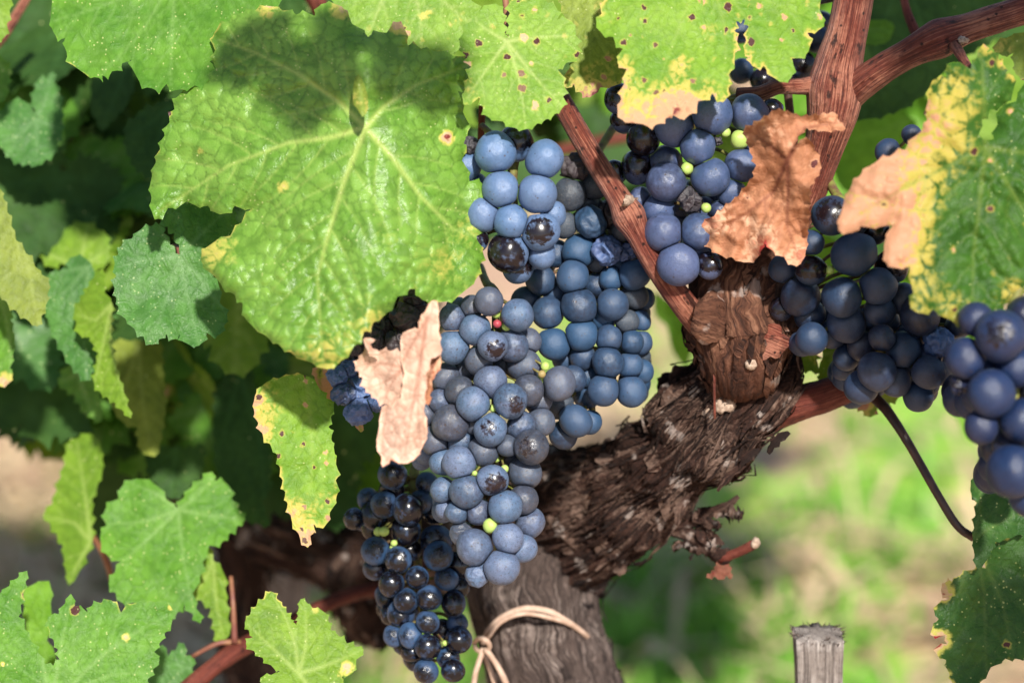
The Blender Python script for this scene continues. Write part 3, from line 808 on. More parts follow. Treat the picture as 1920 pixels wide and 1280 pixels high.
# dead twig below the arm
tw = [[(1265, 985, 0.95, 16), (1290, 978, 0.945, 12), (1330, 962, 0.942, 9), (1360, 950, 0.94, 8), (1385, 930, 0.94, 4)],
      [(1345, 955, 0.942, 7), (1365, 958, 0.94, 6), (1392, 968, 0.938, 3)], [(1300, 972, 0.942, 8), (1345, 985, 0.94, 6), (1352, 988, 0.94, 2)],
      [(1270, 985, 0.95, 18), (1300, 1005, 0.945, 12), (1330, 1030, 0.942, 10), (1350, 1042, 0.94, 13), (1368, 1040, 0.938, 11)],
      [(1265, 1020, 0.948, 3), (1300, 1027, 0.944, 4), (1335, 1032, 0.942, 5)], [(1320, 1015, .943, 4), (1338, 1002, .94, 2)]]
for k, p_ in enumerate(tw):
    bark_part('dead_twig', p_, M['trunk'], vine, 12, 30 + k, dict(lmin=.004, lmax=.010, wmax=.0012, lift=.002), seg=20, step=0.0012, rough=0.25, fibre=0.2, lump=0.3)
tube('dead_twig', [(1350, 1048, 0.939, 9), (1390, 1032, 0.934, 9), (1413, 1020, 0.931, 9.5)], M['cane_dark'], vine, seg=18, rough=0.04, fibre=0.05)
disc('cut_end', 1416, 1018, 0.9295, 9, 12, 0.4, M['cut'], seed=2)
tube('tendril', [(1338, 640, 0.90, 2.2), (1339, 700, 0.897, 2.4), (1340, 785, 0.90, 2.6)], M['cane'], vine, seg=8)
# long loose strips of bark at the outline of the arm
rs = random.Random(5)
for (x1, y1, x2, y2, wd) in [(1180, 858, 1130, 848, 8), (1245, 770, 1180, 850, 9), (1262, 700, 1235, 735, 14), (1290, 690, 1255, 712, 12), (1425, 842, 1385, 880, 9), (1400, 870, 1345, 920, 10), (1480, 810, 1440, 850, 12), (1330, 672, 1345, 650, 16),
                             (1190, 1030, 1215, 1010, 9), (1150, 1070, 1175, 1060, 10), (1105, 1105, 1135, 1100, 9), (1160, 850, 1120, 862, 7), (1290, 930, 1270, 985, 12), (1500, 640, 1502, 700, 3)]:
    dd = np.interp((x1 + x2) / 2, [900, 1200, 1330, 1500], [1.0, 0.95, 0.915, 0.905])
    n = 8
    V, UV = [], []
    ln = math.hypot(x2 - x1, y2 - y1)
    nx_, ny_ = -(y2 - y1) / ln, (x2 - x1) / ln
    for i in range(n):
        u = i / (n - 1)
        wv = wd * (0.25 + math.sin(math.pi * (0.1 + 0.86 * u))) * rs.uniform(0.45, 0.85)
        bow = 6 * math.sin(math.pi * u)
        for s_ in (-1, 0, 1):
            V.append(P(x1 + (x2 - x1) * u + nx_ * (s_ * wv + bow), y1 + (y2 - y1) * u + ny_ * (s_ * wv + bow), dd - 0.002 * math.sin(math.pi * u) - (0.0012 if s_ == 0 else 0)))
            UV.append((u * ln * .0002, s_ * wv * .0002, 0))
    F = [[i * 3 + q_, i * 3 + q_ + 1, i * 3 + q_ + 4, i * 3 + q_ + 3] for i in range(n - 1) for q_ in (0, 1)]
    link_mesh('bark_strip', V, F, M['trunk'], vine, dict(buv=UV, rnd=np.full(len(V), rs.random())), loc=V[0])

# ------------------------------------------------------------------ berries
def sphere_mesh(name, seed, wr=0.0, egg=0.05, sub=4):
    bm = bmesh.new()
    bmesh.ops.create_icosphere(bm, subdivisions=sub, radius=1.0)
    V = np.array([v.co[:] for v in bm.verts])
    r = 1 + egg * fbm(V * 0.8 + seed * 5, 2)
    if wr:
        rd = 1 - np.abs(fbm(V * 1.3 + seed * 9, 2)) * 2.6
        rd2 = 1 - np.abs(fbm(V * 3.0 + seed * 3, 2)) * 2.2
        r = r + wr * (rd - 0.5) * 0.8 + wr * 0.22 * (rd2 - .5)
    for v, q in zip(bm.verts, V * r[:, None]):
        v.co = q
    me = bpy.data.meshes.new(name)
    bm.to_mesh(me)
    bm.free()
    me.polygons.foreach_set('use_smooth', [True] * len(me.polygons))
    return me

SMOOTH = [sphere_mesh('berry_round', k, 0, 0.11) for k in range(5)]
WRINK = [sphere_mesh('berry_wrinkled', k + 20, 0.34, 0.25, 5) for k in range(5)]
SLIGHT = [sphere_mesh('berry_slack', k + 40, 0.10, 0.12, 5) for k in range(3)]
CACHE = {}
def with_mat(me, mat):
    k = (me.name, mat.name)
    if k not in CACHE:
        c = me.copy()
        c.materials.clear()
        c.materials.append(mat)
        CACHE[k] = c
    return CACHE[k]

def squash(made):
    """flatten each berry where it presses on its neighbours"""
    C_ = np.array([m_[1] for m_ in made]); R_ = np.array([m_[2] for m_ in made])
    for i, (o, c, r, sc) in enumerate(made):
        me = o.data
        if len(me.vertices) > 3000:
            continue
        v = np.empty(len(me.vertices) * 3, np.float32)
        me.vertices.foreach_get('co', v)
        rot = np.array(o.rotation_euler.to_matrix())
        wv = (v.reshape(-1, 3) * np.array(sc)) @ rot.T
        dv = C_ - c
        dl = np.linalg.norm(dv, axis=1)
        hit = False
        for j in np.where((dl < (r + R_) * 1.02) & (dl > r * 0.3))[0]:
            n_ = dv[j] / dl[j]
            pl_ = (dl[j] ** 2 + r * r - R_[j] ** 2) / (2 * dl[j])
            if R_[j] < 0.45 * r:
                continue
            pl_ = max(pl_, 0.45 * r)
            ov = wv @ n_ - pl_ * 0.985
            wv = wv - n_ * (0.5 * (ov + np.sqrt(ov * ov + (0.05 * r) ** 2)))[:, None]
            hit = True
        if hit:
            nm = me.copy()
            nm.vertices.foreach_set('co', ((wv @ rot) / np.array(sc)).astype(np.float32).ravel())
            nm.update()
            o.data = nm

def bunch(label, berries, d0, mat, axis, alt=(), patch=(0.0, 0.12), seed=0, stem=None, depth_cap=0.09, tint=(0, 1), bloom=(0.3, 0.75), group=None, facing=False, hwf=0.55, extra=0):
    """berries: (x, y, r, code) front to back; codes: '' smooth, p rubbed patch, w wrinkled, s slack, k black raisin, b blue raisin, g/o/r unripe, d dusty alt, f filler"""
    rg = random.Random(seed)
    (ax, ay), (bx, by), hw = axis
    top = P(ax, ay, d0 + 0.02)
    root = thing('grape_bunch', label, 'grapes', top, group)
    placed = []
    px2m = d0 / FPX
    for it in berries:
        x, y, r = it[:3]
        code = it[3] if len(it) > 3 else ''
        tt = max(0, min(1, ((x - ax) * (bx - ax) + (y - ay) * (by - ay)) / ((bx - ax) ** 2 + (by - ay) ** 2)))
        da = math.hypot(x - ax - tt * (bx - ax), y - ay - tt * (by - ay)) / hw
        base = d0 + hwf * hw * px2m * (1 - math.sqrt(max(0.0, 1 - min(da, 1) ** 2)))
        d = base
        for (x2, y2, r2, d2, c2) in placed:
            dist2 = (x - x2) ** 2 + (y - y2) ** 2
            s_ = (r + r2) * 0.88
            if dist2 < s_ * s_:
                need = math.sqrt(s_ * s_ - dist2) * px2m
                d = max(d, d2 + need)
        d = min(d, d0 + depth_cap)
        placed.append((x, y, r, d, code))
    if extra:
        xs = [b[0] for b in placed]; ys = [b[1] for b in placed]
        rr = sum(b[2] for b in placed) / len(placed)
        n_, tries = 0, 0
        while n_ < extra and tries < 800:
            tries += 1
            x, y = rg.uniform(min(xs), max(xs)), rg.uniform(min(ys), max(ys))
            near = [b for b in placed if b[4] not in 'gor' or b[4] == '']
            nn = [b for b in near if math.hypot(b[0] - x, b[1] - y) < 1.25 * rr]
            if len(nn) < 3:
                continue
            d = max(b[3] for b in nn) + 1.2 * rr * px2m
            placed.append((x, y, rr * 0.9, min(d, d0 + depth_cap), 'f'))
            n_ += 1
    mats = [M[mat]] + [M[a] for a in alt]
    made = []
    for (x, y, r, d, code) in placed:
        name, me, lab = 'berry', rg.choice(SMOOTH), None
        m_ = mats[0] if not alt or rg.random() < 0.68 else rg.choice(mats[1:])
        pt = rg.uniform(*patch)
        if code == 'g':
            name, m_, lab = 'unripe_berry', M['unripe'], 'tiny pale green unripe berry'
        elif code == 'o':
            name, m_, lab = 'unripe_berry', M['unripe_brown'], 'tiny brownish unripe berry'
        elif code == 'r':
            name, m_, lab = 'unripe_berry', M['unripe_red'], 'tiny dark red unripe berry'
        elif code == 'w':
            me, lab = rg.choice(WRINK), 'shrivelled wrinkled berry'
        elif code == 's':
            me, lab = rg.choice(SLIGHT), 'slightly shrunken berry'
        elif code == 'k':
            me, m_, lab = rg.choice(WRINK), M['rais'], 'black shrivelled berry'
        elif code == 'b':
            me, m_, lab = rg.choice(WRINK), M['raisb'], 'blue shrivelled berry'
        elif code == 'd' and alt:
            m_ = mats[-1]
        elif code == 'm':
            m_ = mats[0]
        o = bpy.data.objects.new(name, with_mat(me, m_))
        COL.objects.link(o)
        c = P(x, y, d)
        s_ = (1.06 if mat not in ('bE', 'bF') else 1.01) * r * d / FPX
        sc = (s_ * rg.uniform(0.95, 1.06), s_ * rg.uniform(0.95, 1.06), s_ * rg.uniform(0.94, 1.05))
        o.parent = root
        o.location = c - top
        if code == 'p' or facing:
            dirv = Vector(-FWD * 1.0 + UP * rg.uniform(-0.35, 0.35) + RGT * rg.uniform(-0.4, 0.4))
            if code == 'p':
                pt = rg.uniform(0.40, 0.56)
            o.rotation_euler = (dirv.to_track_quat('Z', 'Y') @ Matrix.Rotation(rg.random() * 6, 3, 'Z').to_quaternion()).to_euler()
        elif code == 'x':                 # half dark, gleaming
            pt = 0.85
            o.rotation_euler = Vector(-FWD * 0.7 - RGT * 0.5 - UP * 0.5).to_track_quat('Z', 'Y').to_euler()
        elif code == 'n':
            pt = 1.0
        else:
            o.rotation_euler = (rg.random() * 6, rg.random() * 6, rg.random() * 6)
        o.scale = sc
        made.append((o, c, s_, sc))
        o.color = (pt, rg.uniform(*tint), rg.uniform(*bloom), 1)
        if lab:
            o['label'] = lab
    squash(made)
    # stem: rachis down the middle of the bunch with a stalk to each berry
    V, F, UV = [], [], []
    def addt(path, **k):
        v, f, u, _ = tube_geo(path, world=True, **k)
        n0 = len(V)
        V.extend(v.tolist()); UV.extend(u.tolist())
        F.extend([[i + n0 for i in q_] for q_ in f])
    core = d0 + min(depth_cap, hw * px2m * 0.9)
    rach = []
    for u in np.linspace(0, 1, 6):
        c = P(ax + (bx - ax) * u + 6 * math.sin(5 * u + seed), ay + (by - ay) * u, core)
        rach.append((c[0], c[1], c[2], 0.0022 * (1 - 0.6 * u)))
    pre = []
    for q_ in (stem or []):
        c = P(q_[0], q_[1], q_[2])
        pre.append((c[0], c[1], c[2], q_[3] * q_[2] / FPX))
    addt(pre + rach, seg=10, step=0.003, rough=0.1)
    for (x, y, r, d, code) in placed:
        if code == 'f' and rg.random() < 0.5:
            continue
        tt = max(0, min(1, ((x - ax) * (bx - ax) + (y - ay) * (by - ay)) / ((bx - ax) ** 2 + (by - ay) ** 2) - 0.06))
        a_ = P(ax + (bx - ax) * tt, ay + (by - ay) * tt, core)
        b_ = P(x, y, d)
        mid = (a_ + b_) / 2 + UP * 0.002
        rr = 0.0007 if r > 12 else 0.00045
        addt([(*a_, rr), (*mid, rr), (*b_, rr)], seg=6, step=0.003, rough=0.0)
    link_mesh('stem', V, F, M['stem'], root, dict(buv=UV, rnd=np.full(len(V), .5)), loc=V[0])
    return root

# front bunch, dusty blue
bunch('large sharp dusty blue grape bunch hanging in the centre under the big leaf',
 [(956,752,32,'p'),(887,757,32),(924,648,29,'p'),(920,805,31,'p'),(1049,719,30),(890,1026,33,'m'),(939,1062,32,'m'),(952,1009,29,'m'),(946,950,30,'m'),(919,985,13,'g'),
  (890,618,29),(850,650,31),(970,591,28,'m'),(917,565,26),(874,921,31,'m'),(924,899,28,'p'),(861,868,30),(996,838,33,'p'),(897,959,24,'m'),(981,936,29),(984,886,31),
  (960,648,30),(845,793,32,'d'),(990,732,30),(977,800,28,'m'),(920,716,30),(983,685,31,'d'),(906,845,28,'d'),(862,734,28,'d'),(897,676,27,'d'),(1014,792,26,'d'),
  (994,980,27),(981,1028,25,'m'),(896,1077,23,'s'),(857,960,21,'m'),(867,1000,22,'s'),(831,918,23,'m'),(829,867,24,'m'),(815,825,27,'d'),(865,828,25),(817,818,28,'d'),(825,752,22),
  (835,708,26,'d'),(849,597,25),(885,575,22),(990,640,24),(1010,752,24,'d'),(872,697,24,'d'),(945,682,22,'d'),(887,795,20,'d'),(950,835,21,'d'),(965,862,20,'d'),(795,775,25,'d'),(800,850,21,'m'),(835,955,18,'m'),(790,862,18),
  (930,589,8,'g'),(944,597,7,'o'),(932,607,7.5,'r'),(949,612,8,'g'),(1022,686,8,'g'),(1016,701,7,'o'),(1011,712,7,'g'),(925,765,7,'g'),(946,879,7.5,'g'),(930,860,7,'g'),(890,887,5,'g')],
 0.868, 'bA', ((925, 560), (935, 1060), 105), alt=('bA2',), seed=1, stem=[(900, 500, 0.93, 8), (912, 530, 0.91, 8)], extra=24)
# deep blue bunch behind it
bunch('deep blue bunch half behind the front bunch, its upper berries webbed and shrivelled',
 [(1086,574,32,'m'),(1149,571,29,'m'),(1027,587,30,'m'),(1039,645,30,'m'),(1074,519,31,'m'),(1189,515,29,'m'),(1085,470,30.5,'m'),(1140,680,29,'m'),(1131,732,28.5,'m'),(1184,734,28,'m'),(1090,628,30,'m'),(1142,634,25,'m'),(1079,789,30.5,'m'),
  (1069,364,30.5,'d'),(1107,415,29,'s'),(1137.5,470,26,'b'),(1080,315,25,'k'),(1176,475,19,'b'),(1014,525,27,'m'),(1185,641,22,'m'),(1180,685,24,'m'),(1092,670,25,'m'),(1057,422,24,'d'),(1042,475,25,'m'),(1115,347,27,'d'),
  (1204,696,22,'m'),(1200,642,23,'m'),(1075,710,23,'m'),(1102,705,23,'m'),(1105,790,22,'m'),(1057,815,27,'m'),(1100,742,25,'m'),(1050,760,25,'d'),(1060,670,25,'m'),(987,565,26,'m'),(1146,523,22,'m'),(1117,535,22,'m'),(1167,432,20,'d'),(1120,490,20,'d'),(1152,325,22,'d'),
  (1190,555,25,'d'),(1175,602,23,'d'),(1132,597,24,'m'),(1202,602,20,'m'),(1207,560,20,'m'),(1042,550,23,'m'),(1117,548,22,'m'),(1100,380,22,'d'),(1140,400,22,'k'),(1150,450,18,'k'),(1110,455,18,'k'),(1200,470,18,'d')],
 0.898, 'bB', ((1110, 330), (1110, 800), 110), alt=('bB2',), seed=2, stem=[(1150, 240, 0.94, 8), (1120, 290, 0.93, 8)], extra=34)
bunch('short pale blue bunch between the big leaf and the slanting red cane',
 [(1007.5,364,37),(928.7,286,37),(1020.5,299.5,36),(938,355,34),(1012.5,434.5,34,'p'),(957.5,415.5,31),(954,472.5,37,'x'),(905.5,402.5,31),(1016,477.5,27),(1037,402,25),(970,497,31,'n'),(967.5,267.5,33,'n'),(879,272,17,'k'),(875,312,27),(890,350,26),(890,450,24,'n')],
 0.868, 'bC', ((965, 270), (970, 500), 90), seed=3, patch=(0, 0.1), stem=[(903, 235, 0.91, 6), (935, 262, 0.90, 7)], extra=5, bloom=(0.45, 0.8))
bunch('violet blue bunch under the yellowing leaf and left of the brown dead leaf',
 [(1250,342,36),(1271,495,39),(1244,436,34),(1334,332,34),(1310,435,34),(1309,276,33),(1335,215,36),(1406,214,36),(1264,237,37),(1207,260,31,'x'),(1390,310,32),(1234,395,31),(1247,305,30),(1195,312,31,'n'),(1372,362,27),(1350,395,20),(1330,497,26,'n'),
  (1160,185,27,'n'),(1172,225,25,'n'),(1292,376,22,'k'),(1152,322,22,'n'),(1200,375,23),(1447,205,20,'n'),(1360,248,9.5,'g'),(1388,262,18,'g'),(1288,316,11.5,'g'),(1324,390,9,'g'),(1345,265,9,'k'),(1300,400,10,'k'),(1420,270,26),(1300,470,26),(1230,470,24)],
 0.878, 'bD', ((1330, 190), (1270, 500), 120), seed=4, patch=(0, 0.22), stem=[(1400, 178, 0.90, 10), (1360, 190, 0.90, 9)], extra=40, bloom=(0.25, 0.6))
bunch('small blackish bunch half hidden behind the yellowing leaf beside the thick cane',
 [(1504,124,27,'n'),(1430,151,25,'n'),(1391,134,24),(1531,74,27),(1475,158,20,'n'),(1540,45,25,'n'),(1390,60,22),(1450,110,26),(1480,80,26)],
 0.935, 'bE', ((1470, 20), (1460, 150), 80), seed=5, patch=(0.2, 0.6), stem=[(1480, -40, 0.94, 8)])
bunch('slate blue bunch right of the trunk head below the autumn coloured leaf',
 [(1579,557,41,'m'),(1601,478,42),(1559,404,39,'p'),(1520,507,30,'n'),(1500,555,37,'m'),(1645,537,36),(1725,592,38),(1672,500,34,'n'),(1643,695,36,'m'),(1649,583,31),(1587,605,36),(1468,505,28),(1654,633,26),(1615,647,28),(1692,655,33),(1587,670,26),(1615,725,34),
  (1741,698,32),(1680,715,30),(1522,635,31),(1560,627,28),(1517,590,30),(1721,742,30),(1737,718,26),(1705,635,27),(1587,622,31),(1503,645,24),(1695,560,30),(1580,690,22),(1757,640,27,'b'),(1745,665,24,'b'),(1465,578,22,'n'),(1697,688,22),(1797,610,26),(1522,455,24),
  (1664,284,24),(1709,253,20),(1556,507,8,'g'),(1600,415,28,'n'),(1640,430,28,'n'),(1690,450,28,'n'),(1760,560,26),(1780,600,28),(1762,700,22),(1790,665,24),(1715,640,26),(1660,600,28),(1610,690,26),(1550,600,26)],
 0.868, 'bE', ((1590, 400), (1680, 740), 130), seed=6, patch=(0, 0.2), stem=[(1540, 300, 0.91, 9), (1560, 350, 0.90, 9)], extra=60)
bunch('blurred strong blue bunch closest to the camera at the right edge',
 [(1860,738,46),(1915,790,43),(1877,630,50,'p'),(1897,885,48),(1840,800,33),(1810,672,38),(1895,835,36),(1905,690,40),(1800,720,22,'w'),(1930,930,40),(1960,850,45),(1950,720,45),(1920,590,36),(1960,640,45),(1830,600,32),(1845,700,34),(1870,840,34),(1835,745,30)],
 0.806, 'bF', ((1890, 600), (1915, 930), 90), seed=7, patch=(0, 0.3), stem=[(1930, 480, 0.83, 8)], extra=26)
bunch('gleaming black and blue bunch low on the left of the grey trunk',
 [(764,955,29),(822,1042,28),(704,1032,26),(762,1125,22),(805,1120,24),(802,1166,22),(802,1212,24),(799,1257,21),(760,995,28),(720,945,25),(736,890,26),(702,965,25),(664,972,19,'n'),(752,1150,26),(734,1094,24),(782,1082,22),(747,1050,24),(704,1063,24),(819,1012,28),
  (837,1084,22),(862,1057,24),(770,1030,21),(851,1130,22),(769,1191,22),(739,1192,20),(860,1199,24),(857,1167,20),(849,1256,22),(840,1232,21),(732,1152,19),(724,1120,19),(772,1222,19),(777,1240,16),(830,1180,20),(860,1100,20),(735,918,22),(690,935,20),(790,940,22),(815,960,22),
  (720,996,9,'g'),(709,996,8,'g'),(739,1018,6,'g'),(737,1026,6,'g'),(825,977,6,'g'),(834,1205,5,'g'),(800,905,20),(700,990,20)],
 0.918, 'bG', ((770, 900), (810, 1250), 90), seed=8, patch=(0.50, 0.95), stem=[(790, 820, 0.95, 8), (780, 870, 0.94, 8)], extra=26, facing=True)
bunch('bunch of black raisin-like dried berries with blue ones at its tip beside the dry leaf',
 [(632,705,19,'b'),(645,740,20,'b'),(672,732,21,'b'),(672,772,24,'b'),(707,755,17,'b'),(655,690,16,'b'),(745,640,22,'k'),(700,635,20,'k'),(715,615,20,'k'),(760,595,24,'k'),(775,550,20,'k'),(667,650,18,'k'),(660,670,18,'k'),(642,682,16,'k'),(735,600,20,'k'),(780,575,18,'k'),(720,645,20,'k'),(740,665,20,'k'),
  (700,665,20,'k'),(690,690,20,'k'),(680,620,18,'k'),(700,590,20,'k'),(730,570,20,'k'),(755,560,18,'k'),(770,620,18,'k'),(720,690,20,'k'),(790,560,16,'k'),(795,600,16,'k'),(760,640,18,'k'),(740,540,20,'k'),(785,530,18,'k'),(660,640,18,'k')],
 0.882, 'rais', ((770, 540), (660, 770), 70), seed=9, stem=[(800, 480, 0.92, 7)], extra=8)

# ------------------------------------------------------------------ leaves traced from the photograph, each at its own distance
photo_leaf('huge bright green puckered leaf hanging over the grapes, partly in shadow', 'bright',
 [(402,62),(430,40),(455,25),(505,12),(555,28),(590,30),(603,8),(640,12),(660,45),(690,70),(725,62),(752,40),(764,86),(815,97),(886,117),(872,165),(868,210),(876,255),(866,300),(880,340),(905,345),(918,400),(905,470),(895,520),(868,548),(830,566),(792,562),(776,528),(768,542),(745,556),(722,590),(700,604),(682,622),(664,648),(640,676),(614,692),(585,680),(545,660),(500,630),(462,600),(455,568),(440,552),(405,520),(376,486),(390,462),(432,442),(472,392),(440,386),(412,402),(390,386),(350,378),(315,390),(290,412),(284,370),(285,330),(300,280),(318,230),(335,180),(358,165),(388,150),(404,128)],
 (685, 240), [(610, 690), (290, 405), (906, 440), (405, 70), (880, 120)], 0.852, (0.00002, -0.000055),
 bumps=[(660,120,70,-0.006),(470,420,60,0.006),(830,540,60,0.004),(690,110,690,250,6,0.010),(330,330,110,0.006)], wave=(0.004, 110), curl=(0.003, 14), sp=4.2, tooth=(26, 5), seed=1,
 pucker=(0.0015, 0.0022), cell=26, edge_age=(0.34, 6), blobs=[(430,470,40,.30),(400,480,20,.45),(640,18,26,.55),(748,50,16,.7),(500,25,14,.6),(830,500,60,.32),(720,440,60,.22),(880,420,40,.3),(690,590,50,.35),(610,670,60,.45),(530,350,14,.6),(838,258,13,1.25),(675,190,16,.5)], vw=5, sec=52,
 veins=[[(645,340),(610,460),(595,520),(606,680)],[(620,258),(540,268),(430,310),(300,395)],[(735,295),(790,370),(850,430),(900,445)],[(640,195),(560,140),(480,100),(410,75)],[(720,200),(780,160),(880,122)]])
big = bpy.data.objects['vine_leaf']
photo_leaf('', 'mottled', [(664,150),(672,140),(684,160),(690,190),(688,210),(680,220),(671,206),(662,190)], (682, 222), [(672,145)], 0.838, (0, -0.0001), parent=big, part='folded_lobe', sp=3, seed=60, tooth=(30, 1), cell=12, blobs=[(678,195,30,.5)], wave=(.002, 30), bumps=[(676,150,682,222,4,0.02)])
photo_leaf('broad speckled leaf cut by the top left of the photo', 'mid',
 [(110,-20),(96,22),(100,60),(122,72),(125,98),(147,130),(185,146),(192,142),(210,134),(248,104),(254,140),(285,166),(312,158),(340,168),(390,152),(420,110),(455,60),(522,12),(540,-60),(420,-160),(250,-190),(120,-120)],
 (330,-60), [(190,140),(100,40),(320,160),(480,20),(180,-120),(420,-150)], 0.905, (-0.00003, -0.00010), sp=5.5, seed=2, tooth=(24, 7), wave=(0.004, 130), edge_age=(0.3, 6))
photo_leaf('bright leaf with purple brown spots above the pale blue bunch', 'spotted',
 [(899,20),(929,7),(943,24),(948,66),(953,70),(957,3),(993,3),(1010,-6),(1044,17),(1044,38),(1072,40),(1080,67),(1085,104),(1062,118),(1046,131),(1058,161),(1055,202),(1040,214),(1007,232),(988,242),(966,240),(943,228),(913,218),(899,183),(869,197),(872,168),(884,126),(862,84),(870,60)],
 (951, 78), [(985,240),(872,190),(1055,200),(1080,70),(890,40)], 0.868, (0.00003, -0.00008), sp=3.6, seed=3, tooth=(17, 5), wave=(0.002, 70), edge_age=(0.35, 5), blobs=[(880,170,30,.3)], cell=15, vw=3.2, sec=34, pucker=(.0005, .0007),
 petiole=[(950, 30, .88, 6), (945, -30, .885, 6)])
photo_leaf('smooth green leaf with brown squiggle behind the big leaf at the top', 'spotted',
 [(620,-60),(625,5),(660,62),(705,80),(760,95),(815,100),(862,92),(888,60),(898,28),(882,0),(872,-60),(740,-90)],
 (750, -70), [(690,70),(790,95),(890,50),(640,0)], 0.895, (0, -0.00006), sp=5, seed=4, tooth=(18, 6), cell=18, edge_age=(.2, 5), blobs=[(805,22,12,.7),(790,32,9,.7),(860,35,16,.4)])
photo_leaf('mottled olive leaf with dark red tips between two spotted leaves', 'mottled',
 [(1042,-30),(1058,30),(1080,60),(1088,100),(1068,128),(1058,150),(1062,166),(1076,158),(1090,174),(1106,183),(1126,164),(1150,162),(1168,148),(1190,120),(1180,60),(1170,-30)],
 (1110, -40), [(1105,180),(1060,150),(1165,150)], 0.893, (0, -0.00005), sp=4, seed=5, tooth=(16, 4), cell=16, edge_age=(0.75, 11), blobs=[(1110,155,40,.55),(1160,100,30,.35),(1120,20,20,.45)])
photo_leaf('yellowing green leaf with brown blotches at the top right of the middle', 'yellowing',
 [(1118,52),(1134,0),(1150,-60),(1300,-120),(1480,-90),(1531,-20),(1537,20),(1545,50),(1514,62),(1516,97),(1485,110),(1482,148),(1463,154),(1433,124),(1411,124),(1408,103),(1397,106),(1399,76),(1404,50),(1397,32),(1380,40),(1377,58),(1382,78),(1378,100),(1366,141),(1366,166),(1356,192),(1336,175),(1309,190),(1292,216),(1275,224),(1267,206),(1249,222),(1232,233),(1205,233),(1158,220),(1165,186),(1175,130),(1158,118),(1168,92),(1150,70)],
 (1320, -60), [(1210,228),(1125,50),(1350,180),(1465,150),(1540,40)], 0.868, (0.00002, -0.00008), sp=4.2, seed=6, tooth=(26, 5), cell=20, edge_age=(.5, 8), blobs=[(1195,215,60,.60),(1255,200,45,.42),(1290,200,26,.3),(1170,120,25,.4),(1280,190,40,.45),(1275,120,22,.55),(1330,170,30,.3),(1330,60,25,.35),(1500,30,20,.2),(1440,45,14,.3)], bumps=[], wave=(0.003, 100), vw=3.5)
photo_leaf('large blurred leaf at the right edge, green inside with yellow and pink edges', 'autumn',
 [(1844,82),(1850,100),(1864,98),(1872,112),(1881,121),(1886,140),(1900,143),(1900,169),(1886,194),(1856,206),(1841,225),(1835,253),(1847,273),(1864,262),(1871,233),(1874,205),(1905,190),(1925,150),(1990,110),(2060,220),(2070,350),(2010,480),(1925,546),(1880,570),(1876,600),(1856,604),(1824,617),(1784,600),(1750,580),(1720,586),(1706,570),(1713,549),(1706,500),(1666,500),(1658,458),(1682,412),(1656,424),(1614,424),(1598,436),(1572,432),(1580,390),(1594,354),(1612,330),(1640,306),(1698,281),(1728,246),(1739,225),(1740,191),(1748,152),(1776,144),(1774,128),(1786,117),(1820,130),(1832,108)],
 (1848, 276), [(1826,610),(1580,425),(1840,90),(2040,300),(1990,480)], 0.832, (0.00004, -0.00004), sp=5, seed=7, tooth=(28, 4), cell=28, wave=(0.005, 120), curl=(0.003, 18),
 edge_age=(0.26, 20), blobs=[(1600,400,100,.62),(1690,330,95,.50),(1770,250,70,.42),(1790,170,60,.38),(1690,470,55,.45),(1740,560,60,.34),(1820,600,45,.40),(1640,330,40,.3),(1592,425,22,.35),(1668,490,26,.4),(1900,540,30,.4),(1850,85,12,.7),(1898,145,14,.5),(1700,420,60,.22),(1880,120,10,.6)], vw=4.5, sec=50,
 veins=[[(1838,370),(1825,480),(1822,605)],[(1780,310),(1700,350),(1600,410)],[(1845,190),(1840,95)],[(1940,290),(2040,300)],[(1910,380),(1985,480)]], pucker=(.0018, .0022))
# brown dead leaf folded in front of the thick cane
dl = thing('dead_leaf', 'curled brown dead leaf with red tips hanging before the thick cane', 'dead leaf', P(1450, 300, 0.85))
photo_leaf('', 'dead', [(1395,243),(1425,226),(1455,207),(1470,208),(1502,219),(1535,216),(1566,212),(1572,226),(1586,242),(1545,246),(1512,240),(1496,256),(1488,278),(1500,262),(1518,262),(1537,300),(1537,322),(1518,350),(1516,410),(1511,470),(1501,495),(1488,497),(1470,482),(1449,470),(1434,456),(1419,484),(1396,492),(1372,482),(1347,476),(1318,455),(1316,420),(1338,406),(1385,367),(1413,332),(1418,310),(1405,278)],
 (1476, 300), [(1500,490),(1330,440),(1405,245),(1580,225)], 0.852, (0, 0.00002), parent=dl, sp=3.6, seed=8, tooth=(16, 3), cell=17, wave=(0.006, 62), curl=(-0.004, 12), edge_age=(0.45, 7),
 bumps=[(1400,285,1470,370,14,-0.013),(1425,226,1478,300,6,0.012),(1476,300,1480,480,8,0.014),(1350,430,60,-0.006),(1440,430,30,-0.007),(1500,230,50,0.006)], blobs=[(1435,440,26,.6),(1497,480,20,.9),(1420,470,26,.55),(1330,415,24,.6),(1450,250,45,.35),(1360,420,40,.3),(1405,410,12,.5),(1476,380,20,.3)], pucker=(.0008, .0026), vw=4.2,
 veins=[[(1478,360),(1475,420),(1500,490)],[(1450,360),(1400,400),(1330,440)],[(1440,270),(1405,245)],[(1510,240),(1580,228)]])
